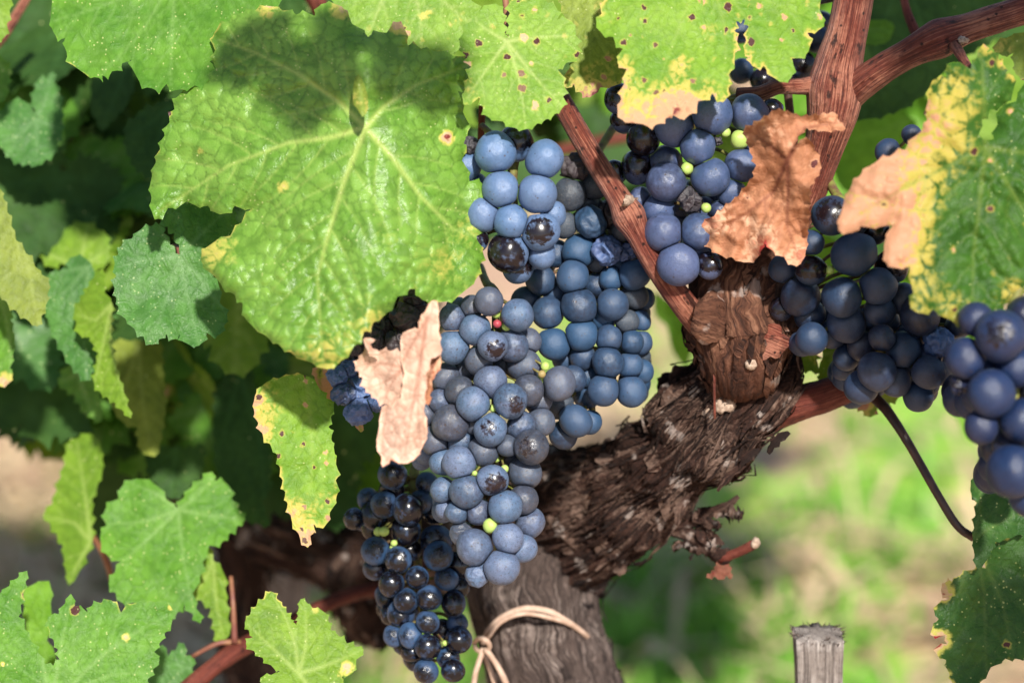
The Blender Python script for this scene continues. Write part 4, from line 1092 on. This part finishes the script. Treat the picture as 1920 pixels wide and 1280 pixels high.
# pale dry leaf in the centre
pl = thing('dead_leaf', 'pale pinkish crumpled dry leaf hanging between the raisins and the front bunch', 'dead leaf', P(765, 700, 0.84))
photo_leaf('', 'pale_dead', [(810,563),(821,566),(823,620),(827,664),(808,672),(800,700),(796,742),(795,770),(802,810),(790,842),(776,862),(757,869),(734,862),(717,876),(715,855),(706,837),(711,800),(716,762),(735,761),(752,745),(758,700),(752,662),(752,630),(767,618),(785,616),(788,597),(797,584)],
 (800, 600), [(757,865),(715,850),(790,840)], 0.832, (0.00006, 0.00001), parent=pl, sp=3.2, seed=10, tooth=(22, 1.6), cell=20, wave=(0.0022, 90), curl=(-0.0012, 9), bumps=[(812,570,770,860,9,0.016),(760,800,40,-0.003)], edge_age=(.55, 4), blobs=[(790,600,14,.5),(735,865,20,.3),(770,700,16,.3),(780,790,25,.25)], pucker=(.0008, .0018), vw=3.6)
photo_leaf('', 'pale_dead', [(666,685),(680,662),(710,658),(752,660),(760,690),(758,740),(744,756),(722,757),(706,748),(685,728),(680,708)], (756, 690), [(668,686),(690,728),(720,756)], 0.836, (-0.00008, 0), parent=pl, part='side_lobe', sp=3.2, seed=11, tooth=(13, 5), cell=18, wave=(.003, 50), edge_age=(.45, 8), blobs=[(690,680,30,.35),(735,735,20,.25)], vw=3, pucker=(.0006, .0006))
photo_leaf('', 'pale_dead', [(681,636),(690,633),(704,637),(694,645),(697,652),(712,660),(708,664),(690,658)], (695, 655), [(684,637)], 0.834, (0, 0), parent=pl, part='curled_tip', sp=3, seed=12, tooth=(20, 1), cell=14, wave=(.002, 30))
photo_leaf('', 'dead', [(808,672),(826,666),(826,686),(818,700),(810,714),(806,740),(806,756),(798,757),(792,744),(795,730),(801,700)], (816, 672), [(800,750)], 0.838, (0, 0), parent=pl, part='folded_edge', sp=3, seed=13, tooth=(14, 2), cell=14, wave=(.003, 30), blobs=[(812,700,30,.7)], edge_age=(.1, 4))

# leaves on the left
photo_leaf('heart shaped blue green leaf with pale flecks left of the huge leaf', 'blue',
 [(337,478),(326,452),(305,425),(284,424),(262,432),(248,447),(228,461),(215,494),(218,518),(215,541),(222,575),(235,597),(252,616),(285,646),(312,626),(326,636),(337,626),(349,643),(373,648),(387,623),(413,626),(426,595),(412,568),(411,538),(398,518),(420,480),(445,430),(437,390),(380,365),(330,375),(302,412),(318,445)],
 (337, 480), [(373,645),(285,640),(222,500),(300,425),(425,590),(430,390)], 0.905, (0.00002, -0.00006), sp=4.2, seed=14, tooth=(17, 5), cell=22, wave=(.003, 90), petiole=[(330, 462, .915, 4), (300, 470, .97, 4), (215, 500, 1.02, 4)])
photo_leaf('narrow blue green leaf hanging behind the folded leaf at the left', 'blue',
 [(131,483),(161,484),(178,511),(186,560),(190,612),(186,662),(181,684),(161,714),(134,686),(118,659),(94,615),(86,582),(89,531),(94,511),(128,504)], (165, 500), [(160,710),(90,580),(95,515)], 0.975, (0.0001, -0.00006), sp=4.2, seed=15, tooth=(17, 4), cell=22)
photo_leaf('lit yellow green leaf folded along its midrib at the left', 'mid_warm',
 [(193,504),(196,548),(210,568),(207,645),(218,689),(232,735),(246,784),(215,754),(188,734),(176,716),(184,662),(168,632),(148,626),(139,582),(158,551),(175,521)], (210, 570), [(245,780),(145,600),(180,715)], 0.95, (-0.00012, -0.00003), sp=3.8, seed=16, tooth=(16, 4), cell=18, edge_age=(.25, 4), veins=[[(208,645),(220,700),(245,780)],[(180,600),(145,590)],[(195,640),(178,715)]])
photo_leaf('dull olive leaf hanging at the left edge', 'olive',
 [(-10,330),(6,372),(30,450),(66,500),(92,530),(86,572),(70,612),(30,582),(-5,548),(-60,500),(-60,380)], (10, 350), [(70,608),(90,530)], 0.93, (0.00006, -0.00005), sp=5, seed=17, tooth=(20, 4), cell=26, veins=[[(45,450),(60,540),(70,608)],[(40,500),(-20,540)]])
photo_leaf('small yellow green serrated leaf above the narrow blue green leaf', 'mid_warm',
 [(62,466),(95,440),(130,432),(132,424),(160,418),(200,440),(205,470),(200,495),(170,512),(150,492),(130,488),(95,500)], (150, 500), [(165,420),(65,465),(205,465)], 1.0, (0, -0.00012), sp=4.5, seed=18, tooth=(15, 5), cell=20)
photo_leaf('notched blue green leaf at the left edge above the reddish cane', 'blue',
 [(74,148),(90,148),(98,134),(101,155),(111,175),(116,202),(116,248),(101,289),(71,310),(37,306),(20,296),(7,282),(-10,262),(-10,220),(24,188),(47,191),(64,214),(70,222),(66,205),(60,186)], (68, 224), [(70,305),(5,270),(95,150),(112,240)], 0.985, (0.00002, -0.0001), sp=4.2, seed=19, tooth=(16, 4), cell=20)
photo_leaf('dim pointed leaf under the broad speckled leaf', 'deep', [(172,150),(200,115),(245,100),(252,160),(236,200),(192,246),(170,206)], (240, 110), [(190,240),(175,160)], 1.03, (0, -0.0001), sp=5, seed=20, tooth=(18, 3), cell=26)
photo_leaf('dim serrated leaf tucked against the left side of the huge leaf', 'deep', [(236,236),(268,206),(322,185),(330,250),(305,290),(281,336),(252,312),(236,280)], (318, 200), [(280,330),(238,260)], 1.0, (0, -0.0001), sp=5, seed=21, tooth=(16, 5), cell=24)
photo_leaf('pale fleck leaf with red tip at the left edge below the olive leaf', 'mid', [(-20,540),(10,560),(22,585),(20,600),(28,640),(18,690),(24,700),(8,726),(-30,700),(-40,600)], (0, 560), [(15,720),(25,600)], 0.95, (0.0001, 0), sp=4.5, seed=22, tooth=(18, 3), blobs=[(10,715,18,1.0)])
photo_leaf('small leaf slice at the far left edge', 'mid', [(-30,90),(5,110),(20,130),(15,160),(10,186),(-30,190)], (-20, 110), [(15,140),(5,180)], 0.98, (0, 0), sp=5, seed=23, tooth=(14, 4))
photo_leaf('blurred bright leaf slice in the top left corner', 'mid_warm', [(-40,-40),(20,-40),(18,20),(8,70),(-40,90)], (-20, -20), [(10,60)], 0.93, (0, 0), sp=6, seed=24, tooth=(20, 4))
photo_leaf('broad veined green leaf low on the left with blurred pale flecks', 'mid',
 [(332,953),(312,936),(289,906),(258,897),(227,914),(222,935),(197,956),(200,984),(188,1007),(203,1042),(226,1052),(204,1094),(227,1128),(273,1131),(318,1160),(346,1132),(376,1168),(361,1112),(376,1077),(380,1053),(392,1022),(418,1014),(430,999),(460,973),(434,936),(428,909),(402,901),(398,884),(359,913)],
 (335, 955), [(365,1150),(200,1080),(195,980),(245,905),(455,973),(405,890)], 0.965, (0, -0.0001), sp=4.5, seed=25, tooth=(20, 5), cell=24, wave=(.004, 100))
photo_leaf('upright folded leaf left of the broad veined leaf', 'mid_warm',
 [(129,828),(145,822),(172,812),(190,840),(192,880),(172,936),(173,1014),(150,1068),(129,1097),(118,1022),(94,980),(80,967),(98,944),(121,870)], (171, 1014), [(135,830),(130,1090),(85,967)], 0.99, (-0.0001, -0.00006), sp=4.5, seed=26, tooth=(20, 4), cell=24, veins=[[(160,930),(145,830)],[(140,980),(85,967)],[(150,1050),(130,1090)]])
photo_leaf('sharp large leaf with white flecks in the bottom left corner', 'mid',
 [(51,1069),(48,1090),(43,1112),(35,1155),(59,1202),(84,1244),(100,1247),(112,1235),(109,1217),(92,1180),(90,1155),(110,1150),(133,1112),(140,1135),(164,1147),(172,1135),(207,1124),(227,1148),(250,1131),(290,1128),(320,1136),(323,1163),(309,1186),(289,1221),(299,1237),(277,1272),(262,1330),(150,1420),(-60,1380),(-80,1160),(0,1112)],
 (95, 1330), [(320,1150),(135,1115),(50,1075),(285,1260)], 0.895, (0.00002, -0.00006), sp=4.2, seed=27, tooth=(17, 4), cell=20, edge_age=(.35, 4), blobs=[(236,1195,9,.9),(5,1245,5,1),(320,1140,8,.5)], wave=(.003, 90))
photo_leaf('sharp serrated green leaf at the bottom edge below the yellow leaf', 'mid_warm',
 [(508,1108),(530,1135),(545,1160),(556,1172),(564,1122),(586,1139),(610,1148),(620,1180),(650,1205),(682,1217),(668,1236),(660,1262),(634,1266),(655,1300),(600,1340),(520,1330),(488,1270),(530,1258),(508,1246),(461,1206),(474,1194),(459,1167),(480,1136)],
 (560, 1262), [(510,1115),(570,1130),(680,1217),(465,1170),(600,1330)], 0.895, (0.00002, -0.00008), sp=4, seed=28, tooth=(14, 4), cell=20, edge_age=(.5, 4), blobs=[(650,1252,14,.95),(590,1142,10,.5)])
photo_leaf('yellow and green leaf with browned tip hanging left of the dry leaf', 'yellowing',
 [(478,742),(500,716),(545,702),(580,706),(600,730),(626,762),(616,800),(630,870),(631,930),(606,990),(588,982),(577,1026),(560,1000),(545,965),(530,900),(520,852),(492,812),(477,772)], (575, 712), [(570,1015),(485,760),(628,880)], 0.885, (0.00003, -0.00003), sp=4.2, seed=29, tooth=(20, 4), cell=22, edge_age=(.32, 8), blobs=[(500,760,40,.45),(575,1010,26,.95),(495,810,18,.6),(555,960,30,.5),(600,940,40,.25),(482,750,12,.6)], wave=(.003, 90))
photo_leaf('folded bright leaf left of the dark arm near the bottom', 'mid_warm', [(392,1025),(400,1050),(420,1075),(425,1130),(430,1190),(408,1205),(395,1140),(378,1125),(360,1110),(375,1078),(382,1050)], (400, 1030), [(420,1195),(365,1110)], 0.965, (0, 0), sp=4.5, seed=30, tooth=(20, 4), cell=24)
photo_leaf('small blue green leaf peeking beside the bottom left corner leaf', 'blue', [(278,1262),(288,1222),(305,1208),(315,1230),(345,1205),(348,1228),(365,1235),(355,1270),(360,1300),(290,1320)], (310, 1300), [(345,1210),(290,1225),(360,1240)], 0.96, (0, 0), sp=4.5, seed=31, tooth=(15, 4))
photo_leaf('blurred pale green leaf behind the corner leaf at bottom left', 'fresh', [(44,1110),(62,1095),(92,1088),(95,1130),(88,1200),(108,1240),(80,1250),(50,1190)], (85, 1240), [(80,1095)], 0.955, (0, 0), sp=5, seed=32, tooth=(24, 3))
photo_leaf('dim leaf with yellower tip hanging above the broad veined leaf', 'olive', [(215,640),(300,640),(310,760),(300,830),(290,856),(262,842),(258,800),(230,790),(210,760)], (260, 650), [(285,850),(225,780)], 1.01, (0.0001, -0.0001), sp=5, seed=33, tooth=(20, 4), cell=26, blobs=[(285,845,14,.35)])  # the blob colours the tip yellower
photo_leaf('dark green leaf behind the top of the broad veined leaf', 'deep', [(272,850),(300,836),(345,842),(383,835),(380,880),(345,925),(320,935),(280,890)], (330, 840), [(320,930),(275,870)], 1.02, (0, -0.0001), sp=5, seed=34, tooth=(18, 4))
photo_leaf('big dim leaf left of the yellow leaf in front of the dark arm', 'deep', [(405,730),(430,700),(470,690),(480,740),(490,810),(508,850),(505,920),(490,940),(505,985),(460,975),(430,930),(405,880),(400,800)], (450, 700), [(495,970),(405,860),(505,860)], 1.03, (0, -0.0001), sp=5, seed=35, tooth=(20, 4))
photo_leaf('ragged pale leaf behind the narrow blue green leaf', 'mid', [(120,690),(150,690),(190,720),(185,760),(190,790),(160,775),(140,740),(110,720)], (150, 695), [(185,785),(115,715)], 1.0, (0, 0), sp=5, seed=36, tooth=(16, 5))
photo_leaf('red stained leaf corner poking out below the huge leaf beside the raisins', 'autumn', [(586,690),(610,690),(632,730),(630,745),(606,760),(598,740)], (600, 690), [(606,758)], 0.90, (0, 0), sp=4, seed=37, tooth=(14, 3), edge_age=(.5, 10), blobs=[(612,730,40,.75)])
photo_leaf('thin red curled leaf tip under the blue raisins', 'autumn', [(662,780),(676,788),(682,806),(676,810),(664,795)], (668, 782), [(678,808)], 0.90, (0, 0), sp=3, seed=38, tooth=(12, 1), blobs=[(672,795,30,1.0)])
# right side
petiole_mat['dark green leaf with red teeth at the lower right, bent in two'] = M['stem_dark']
rl = photo_leaf('dark green leaf with red teeth at the lower right, bent in two', 'right',
 [(1824,1068),(1800,1078),(1784,1090),(1774,1090),(1764,1106),(1777,1122),(1750,1139),(1760,1160),(1744,1189),(1772,1190),(1776,1206),(1750,1217),(1774,1236),(1780,1262),(1796,1300),(1815,1310),(1838,1278),(1858,1250),(1885,1234),(1925,1233),(1990,1180),(1990,1030),(1930,985),(1866,1015),(1852,1038),(1848,1064)],
 (1826, 1008), [(1850,1270),(1755,1145),(1980,1180)], 0.905, (0.00005, -0.00002), sp=4, seed=40, tooth=(18, 4), cell=22, edge_age=(.55, 6), blobs=[(1772,1110,18,.95),(1764,1200,20,1.0),(1750,1139,8,.5)], wave=(.004, 90),
 veins=[[(1845,1110),(1850,1270)],[(1880,1130),(1900,1230)],[(1800,1110),(1755,1145)]], petiole=[(1795, 985, .905, 8), (1760, 930, .905, 8), (1700, 825, .91, 8.5), (1665, 772, .915, 10), (1640, 745, .925, 11)])
photo_leaf('', 'right', [(1836,867),(1851,880),(1876,900),(1898,938),(1925,955),(1930,994),(1866,1016),(1850,1050),(1832,1066),(1824,1012),(1831,942),(1819,918),(1826,892),(1838,906)], (1826, 1010), [(1838,875),(1915,960)], 0.898, (0.00006, -0.00006), parent=rl, part='upper_fold', sp=3.8, seed=41, tooth=(17, 3), cell=20, edge_age=(.3, 4), wave=(.003, 60), blobs=[(1855,895,9,.8),(1918,960,8,.9)])
photo_leaf('ragged green and red leaf behind the slate blue bunch above the lower cane', 'mid_warm', [(1495,655),(1530,662),(1535,690),(1550,650),(1590,670),(1590,720),(1560,728),(1538,735),(1536,700),(1520,695),(1500,688)], (1560, 660), [(1540,730),(1500,670)], 0.935, (0, 0), sp=4, seed=42, tooth=(16, 5), blobs=[(1530,670,16,.5),(1580,690,20,.4)])
photo_leaf('green leaf with dark red teeth under the slate blue bunch', 'mottled', [(1600,735),(1680,735),(1685,745),(1668,755),(1665,775),(1645,765),(1632,782),(1618,770),(1605,758),(1590,750)], (1640, 735), [(1632,780),(1670,765)], 0.935, (0, 0), sp=4, seed=43, tooth=(14, 4), blobs=[(1618,760,24,1.0)])
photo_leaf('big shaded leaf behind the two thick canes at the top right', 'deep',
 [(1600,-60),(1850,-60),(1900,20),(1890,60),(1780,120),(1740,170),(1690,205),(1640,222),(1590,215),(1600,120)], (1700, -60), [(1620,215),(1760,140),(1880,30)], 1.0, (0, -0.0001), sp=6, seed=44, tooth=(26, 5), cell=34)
photo_leaf('blurred bright leaf tip between the thick canes', 'fresh', [(1600,45),(1640,38),(1672,42),(1676,58),(1660,82),(1610,82)], (1605, 60), [(1670,58)], 0.985, (0, 0), sp=5, seed=45, tooth=(30, 2))
photo_leaf('blurred fresh green leaf behind the right fork of the thick cane', 'fresh', [(1560,250),(1620,222),(1700,215),(1720,240),(1690,290),(1660,330),(1640,370),(1590,360),(1570,340)], (1700, 225), [(1600,350),(1570,270)], 1.06, (0, -0.0001), sp=6, seed=46, tooth=(26, 3), cell=40)
photo_leaf('small yellowed leaf with spots in the top right corner', 'mottled', [(1860,90),(1890,70),(1925,60),(1960,100),(1940,150),(1905,140),(1900,100),(1880,105)], (1930, 70), [(1870,95),(1910,140)], 0.86, (0, 0), sp=5, seed=47, tooth=(20, 4), blobs=[(1880,90,30,.4)])
photo_leaf('blurred thin bright green leaf blade right of the deep blue bunch', 'fresh', [(1225,545),(1262,570),(1290,600),(1300,650),(1285,690),(1262,660),(1250,610),(1228,590)], (1230, 550), [(1285,685)], 1.12, (0, 0), sp=6, seed=48, tooth=(40, 1), cell=40)
photo_leaf('blurred pale leaf between the slate and strong blue bunches', 'fresh', [(1775,700),(1790,696),(1805,715),(1822,760),(1840,820),(1815,830),(1795,790),(1775,745)], (1790, 700), [(1820,820)], 1.15, (0, 0), sp=6, seed=49, tooth=(40, 2), cell=40)
photo_leaf('tiny brown dead leaf scrap dangling from the cut twig', 'scrap', [(1346,1050),(1358,1046),(1368,1060),(1372,1085),(1362,1078),(1352,1086),(1340,1080),(1324,1082),(1340,1068)], (1352, 1050), [(1368,1080),(1330,1080)], 0.938, (0, 0), name='dead_leaf', cat='dead leaf', sp=2.5, seed=50, tooth=(9, 2.5), cell=9, wave=(.004, 25), blobs=[(1350,1070,50,.98)], vw=1.5, sec=14)

# ------------------------------------------------------------------ twine, stakes, wire
tw = thing('twine', 'pale beige twine looped and knotted round the grey trunk', 'twine', P(905, 1205, 0.955))
tube('loop', [(905,1205,0.962,5.8),(918,1178,0.960,5.2),(945,1155,0.958,5.8),(985,1140,0.957,5.8),(1030,1146,0.960,5.8),(1065,1165,0.964,5.2),(1095,1187,0.971,5.2),(1117,1212,0.985,5.2),(1126,1240,1.005,5.2)], M['twine'], tw, seg=14, rough=0.12, fibre=.1, step=.0012)
tube('loop', [(1088,1188,0.975,3.4),(1072,1172,0.966,4.0),(1040,1160,0.960,4.0),(985,1150,0.956,4.0),(940,1165,0.957,4.0),(915,1195,0.959,4.0)], M['twine'], tw, seg=12, rough=0.12, fibre=.1, step=.0012)
tube('knot', [(888,1205,0.962,3.9),(898,1196,0.954,4.7),(912,1200,0.951,5.2),(918,1212,0.953,4.7),(906,1222,0.956,4.3),(892,1216,0.958,3.9),(890,1205,0.962,3.4)], M['twine'], tw, seg=14, rough=0.15, step=.001)
tube('loose_end', [(906,1215,0.957,5.2),(898,1240,0.955,5.2),(890,1270,0.955,5.2),(884,1320,0.96,5.2)], M['twine'], tw, seg=12, rough=0.12, step=.0015)
tube('loose_end', [(910,1215,0.955,5.8),(928,1240,0.952,5.2),(942,1265,0.952,5.8),(962,1310,0.955,5.2)], M['twine'], tw, seg=12, rough=0.12, step=.0015)
tube('loose_end', [(905,1218,0.960,4.6),(916,1245,0.960,4.6),(930,1290,0.962,4.6)], M['twine'], tw, seg=12, rough=0.12, step=.0015)

def stake(label, top, wpx, d, lean, mat, seed, hpx=None):
    """split wooden stake standing in the ground, weathered and slightly irregular"""
    rg = np.random.default_rng(seed)
    q = P(top[0], top[1], d)
    hw_ = wpx * d / FPX / 2
    hd = hw_ * 0.85
    root = thing('wooden_stake', label, 'stake', (q[0] + lean[0] * q[2], q[1] + lean[1] * q[2], 0))
    n, m = 90, 48
    V = []
    UV = []
    for i in range(n):
        u = i / (n - 1)
        z = q[2] * (1 - u) - 0.03 * u
        cx, cy = q[0] + lean[0] * (q[2] - z), q[1] + lean[1] * (q[2] - z)
        for k in range(m):
            a_ = 2 * math.pi * k / m
            ca, sa = math.cos(a_), math.sin(a_)
            s_ = 1 / max(abs(ca), abs(sa)) ** 0.8
            g_ = 1 - 0.16 * math.exp(-((a_ - 5.25) / 0.07) ** 2) - .05 * math.exp(-((a_ - 4.4) / 0.06) ** 2)
            wob = 1 + 0.04 * float(vnoise([[ca * 2, sa * 2, z * 30 + seed]])[0]) + 0.025 * float(vnoise([[ca * 9, sa * 9, z * 14 + seed]])[0])
            top_j = (0.0012 * float(vnoise([[ca * 3, sa * 3, seed]])[0]) + .0007 * rg.normal()) * math.exp(-u * 60)
            fl = 1 + 0.10 * math.exp(-u * 26)
            V.append((cx + ca * s_ * hw_ * g_ * wob * fl, cy + sa * s_ * hd * g_ * wob * fl, z + top_j))
            UV.append((z, a_ * hw_, 0))
    idx = np.arange(n * m).reshape(n, m)
    nx = np.roll(idx, -1, 1)
    F = np.stack([idx[:-1], idx[1:], nx[1:], nx[:-1]], -1).reshape(-1, 4).tolist()
    V.append((q[0], q[1], q[2] + 0.0015)); UV.append((0, 0, 0))
    F += [[n * m, int(idx[0][k]), int(nx[0][k])] for k in range(m)]
    link_mesh('shaft', V, F, mat, root, dict(buv=UV, rnd=np.full(len(V), .5)), loc=root.location)
    # frayed fibres round the struck top
    V, F, UV = [], [], []
    for k in range(170):
        a_ = rg.random() * 2 * math.pi
        rr = rg.uniform(0.55, 1.16)
        s_ = 1 / max(abs(math.cos(a_)), abs(math.sin(a_))) ** 0.8
        b0 = np.array((q[0] + math.cos(a_) * s_ * hw_ * rr, q[1] + math.sin(a_) * s_ * hd * rr, q[2] - 0.0005))
        d_ = np.array((math.cos(a_) * rr + rg.normal(0, .5), math.sin(a_) * rr + rg.normal(0, .5), rg.uniform(-0.9, 0.9)))
        d_ = d_ / np.linalg.norm(d_) * rg.uniform(0.001, 0.0032)
        sd = np.cross(d_, (0.2, 0.9, 0.3)); sd = sd / np.linalg.norm(sd) * 0.00035
        b = len(V)
        V += [b0 - sd, b0 + sd, b0 + d_]
        UV += [(0, 0, 0)] * 3
        F.append([b, b + 1, b + 2])
    link_mesh('frayed_top', V, F, M['trunk_grey'], root, dict(buv=UV, rnd=rg.random(len(V))), loc=root.location)

stake('weathered grey wooden stake with frayed flat top at the bottom right', (1533, 1186), 84, 0.93, (0.055, 0.01), M['post'], 1)
stake('blurred grey stake standing behind the dark arm at the bottom left', (535, 1060), 80, 1.22, (-0.03, 0.0), M['post'], 2)
wire = tube('trellis_wire', [(1400, 30, 0.925, 5), (1535, 4, 0.92, 6), (1620, -14, 0.915, 6), (1900, -70, 0.90, 6)], plain_mat('wire', (0.02, 0.02, 0.022), (0.05, 0.05, 0.05), 90, 0.4), None, seg=12)
tag(wire, 'dark trellis wire passing behind the thick upright cane', 'wire')

# ------------------------------------------------------------------ leaves farther back
def generic(seed):
    rg = np.random.default_rng(seed)
    out = []
    for k in range(44):
        a_ = 2 * math.pi * k / 44
        th = a_ - math.pi          # 0 at the tip, +-pi at the petiole
        r = 62 + 30 * math.cos(th) * 0.6
        for c_, h_, w_ in ((0, 34, .34), (1.05, 26, .30), (-1.05, 26, .30), (2.1, 18, .34), (-2.1, 18, .34)):
            r += h_ * math.exp(-((th - c_) / w_) ** 2)
        r *= 1 - 0.72 * math.exp(-((abs(th) - math.pi) / 0.30) ** 2)
        r *= 1 + 0.05 * rg.normal()
        out.append((math.sin(th) * r, math.cos(th) * r))
    V, F, h, edge, at = leaf_geo(out, (0, -8), [(0, 120), (90, 55), (-90, 55), (75, -40), (-75, -40)], sp=8, tooth=(17, 6), seed=seed, cell=26, vw=3.5, sec=36)
    z = 0.05 * ((V[:, 0] / 100) ** 2) * rg.uniform(-0.3, 1) * 100 + 9 * fbm(np.c_[V / 55.0, np.full(len(V), seed)], 2) + h * 3000 + rg.uniform(2, 9) * (V[:, 1] / 100) ** 2
    me_v = np.c_[V, z] / 125.0 * 0.06          # about 12 cm across
    return me_v, F, at

GEN = []
for k in range(6):
    v, f, at = generic(100 + k)
    GEN.append((v, f, at))
GMESH = {}
def far_leaf(k, mat, loc, normal, spin, size, label, group):
    key = (k, mat)
    if key not in GMESH:
        v, f, at = GEN[k]
        o = link_mesh('vine_leaf', v, f, L[mat], None, at)
        GMESH[key] = o.data
    else:
        o = bpy.data.objects.new('vine_leaf', GMESH[key])
        COL.objects.link(o)
    z = Vector(normal).normalized()
    dn = Vector(-UP)
    y = (dn - z * dn.dot(z)).normalized()
    x = y.cross(z)
    m = Matrix((x, y, z)).transposed() @ Matrix.Rotation(spin, 3, 'Z')
    o.rotation_euler = m.to_euler()
    o.location = loc
    o.scale = (size,) * 3
    return tag(o, label, 'leaf', group)

rg = random.Random(21)
def scatter(n, xr, yr, dr, mats, label, group, size=(0.75, 1.25), keep=None, face=(0.0, 0.6, 0.9)):
    c = 0
    while c < n:
        x, y, d = rg.uniform(*xr), rg.uniform(*yr), rg.uniform(*dr)
        if keep and not keep(x, y):
            continue
        nrm = -FWD * face[2] + np.array((0, 0, 1)) * face[1] + np.array([rg.gauss(0, .45) for _ in range(3)])
        far_leaf(rg.randrange(6), rg.choice(mats), P(x, y, d), nrm, rg.gauss(0, 0.9), rg.uniform(*size), label, group)
        c += 1
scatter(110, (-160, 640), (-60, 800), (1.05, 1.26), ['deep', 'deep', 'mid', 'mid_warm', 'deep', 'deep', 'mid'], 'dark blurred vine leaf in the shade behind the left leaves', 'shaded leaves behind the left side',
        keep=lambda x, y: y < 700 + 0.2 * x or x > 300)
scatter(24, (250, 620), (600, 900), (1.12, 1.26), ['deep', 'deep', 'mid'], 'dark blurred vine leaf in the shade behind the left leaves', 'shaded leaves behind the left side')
scatter(30, (560, 1100), (-60, 300), (1.05, 1.4), ['deep', 'mid_warm', 'deep'], 'blurred vine leaf deep behind the top leaves', 'leaves behind the top of the bunches')
scatter(40, (1030, 1950), (-60, 330), (1.2, 1.6), ['fresh', 'fresh', 'mid_warm', 'deep'], 'blurred light green vine leaf behind the canes at the top right', 'leaves behind the upper right canes')
scatter(12, (1560, 1950), (250, 520), (1.2, 1.5), ['fresh', 'fresh', 'deep'], 'blurred light green vine leaf behind the canes at the top right', 'leaves behind the upper right canes')
scatter(18, (-40, 470), (300, 880), (1.0, 1.07), ['mid', 'blue', 'mid_warm', 'deep'], 'half lit vine leaf hanging among the front leaves at the left', 'half lit leaves at the left', size=(0.55, 0.85), keep=lambda x, y: y < 640 + 0.4 * x)
# unseen leaves added toward the sun to shade the huge leaf and right side
def shade(px, py, d, dist, n, spread, label='unseen vine leaf added above the bunches to cast shade', size=(0.9, 1.2)):
    tgt = P(px, py, d)
    for k in range(n):
        for tries in range(60):
            j = np.array([rg.gauss(0, spread) for _ in range(3)])
            q = tgt + SUN * dist * rg.uniform(.85, 1.15) * (1 + tries * 0.02) + j
            dq = float((q - CAM) @ FWD)
            if dq < 0.12:
                continue
            m_ = 0.075 * size[1] / dq * FPX
            u_, v_ = 960 + float((q - CAM) @ RGT) / dq * FPX, 640 - float((q - CAM) @ UP) / dq * FPX
            if v_ < -m_ or u_ < -m_ or u_ > 1920 + m_:
                break
        else:
            continue
        far_leaf(rg.randrange(6), 'mid', q, SUN + np.array([rg.gauss(0, .3) for _ in range(3)]), rg.gauss(0, 1.2), rg.uniform(*size), label, 'unseen leaves added to cast shade')
SHADE_LEAVES = [(1720, 110, 1.0, 0.30, 2, 0.02), (475, 100, 0.868, 0.18, 1, 0.0, (.34, .35)), (520, 60, 0.868, 0.18, 1, 0.0, (.34, .35)), (590, 130, 0.866, 0.18, 1, 0.0, (.44, .45)), (650, 70, 0.866, 0.18, 1, 0.0, (.36, .37)), (720, 130, 0.865, 0.18, 1, 0.0, (.44, .45)), (790, 80, 0.865, 0.18, 1, 0.0, (.34, .35)), (835, 130, 0.862, 0.18, 1, 0.0, (.34, .35)), (2000, 1180, 0.9, 0.5, 1, 0.0)]
for a in SHADE_LEAVES:
    shade(*a[:6], size=a[6] if len(a) > 6 else (0.9, 1.2))

# unseen mass of leaves added to block sky light and darken the left interior
def sky_block(parts):
    V, F, AT, n0 = [], [], {}, 0
    for n, xr, yr, dr in parts:
        for k in range(n):
            v, f, at = GEN[rg.randrange(6)]
            z = Vector(-FWD * 0.4 + np.array((0, 0, 1)) + np.array([rg.gauss(0, .45) for _ in range(3)])).normalized()
            y = (Vector(-UP) - z * Vector(-UP).dot(z)).normalized()
            m = np.array(Matrix((y.cross(z), y, z)).transposed() @ Matrix.Rotation(rg.gauss(0, .9), 3, 'Z')) * rg.uniform(1.0, 1.5)
            V.append(v @ m.T + P(rg.uniform(*xr), rg.uniform(*yr), rg.uniform(*dr)))
            F += [[q + n0 for q in t_] for t_ in f]
            n0 += len(v)
            for a_ in at:
                AT.setdefault(a_, []).append(at[a_])
    o = link_mesh('sky_blocking_foliage', np.concatenate(V), F, L['mid'], None, {a_: np.concatenate(AT[a_]) for a_ in AT})
    tag(o, 'unseen mass of vine leaves added above the left side to block sky light', 'foliage', kind='stuff')
sky_block([(30, (-1200, -420), (-700, -330), (1.0, 1.15)), (20, (-900, -360), (-300, 400), (0.95, 1.25))])
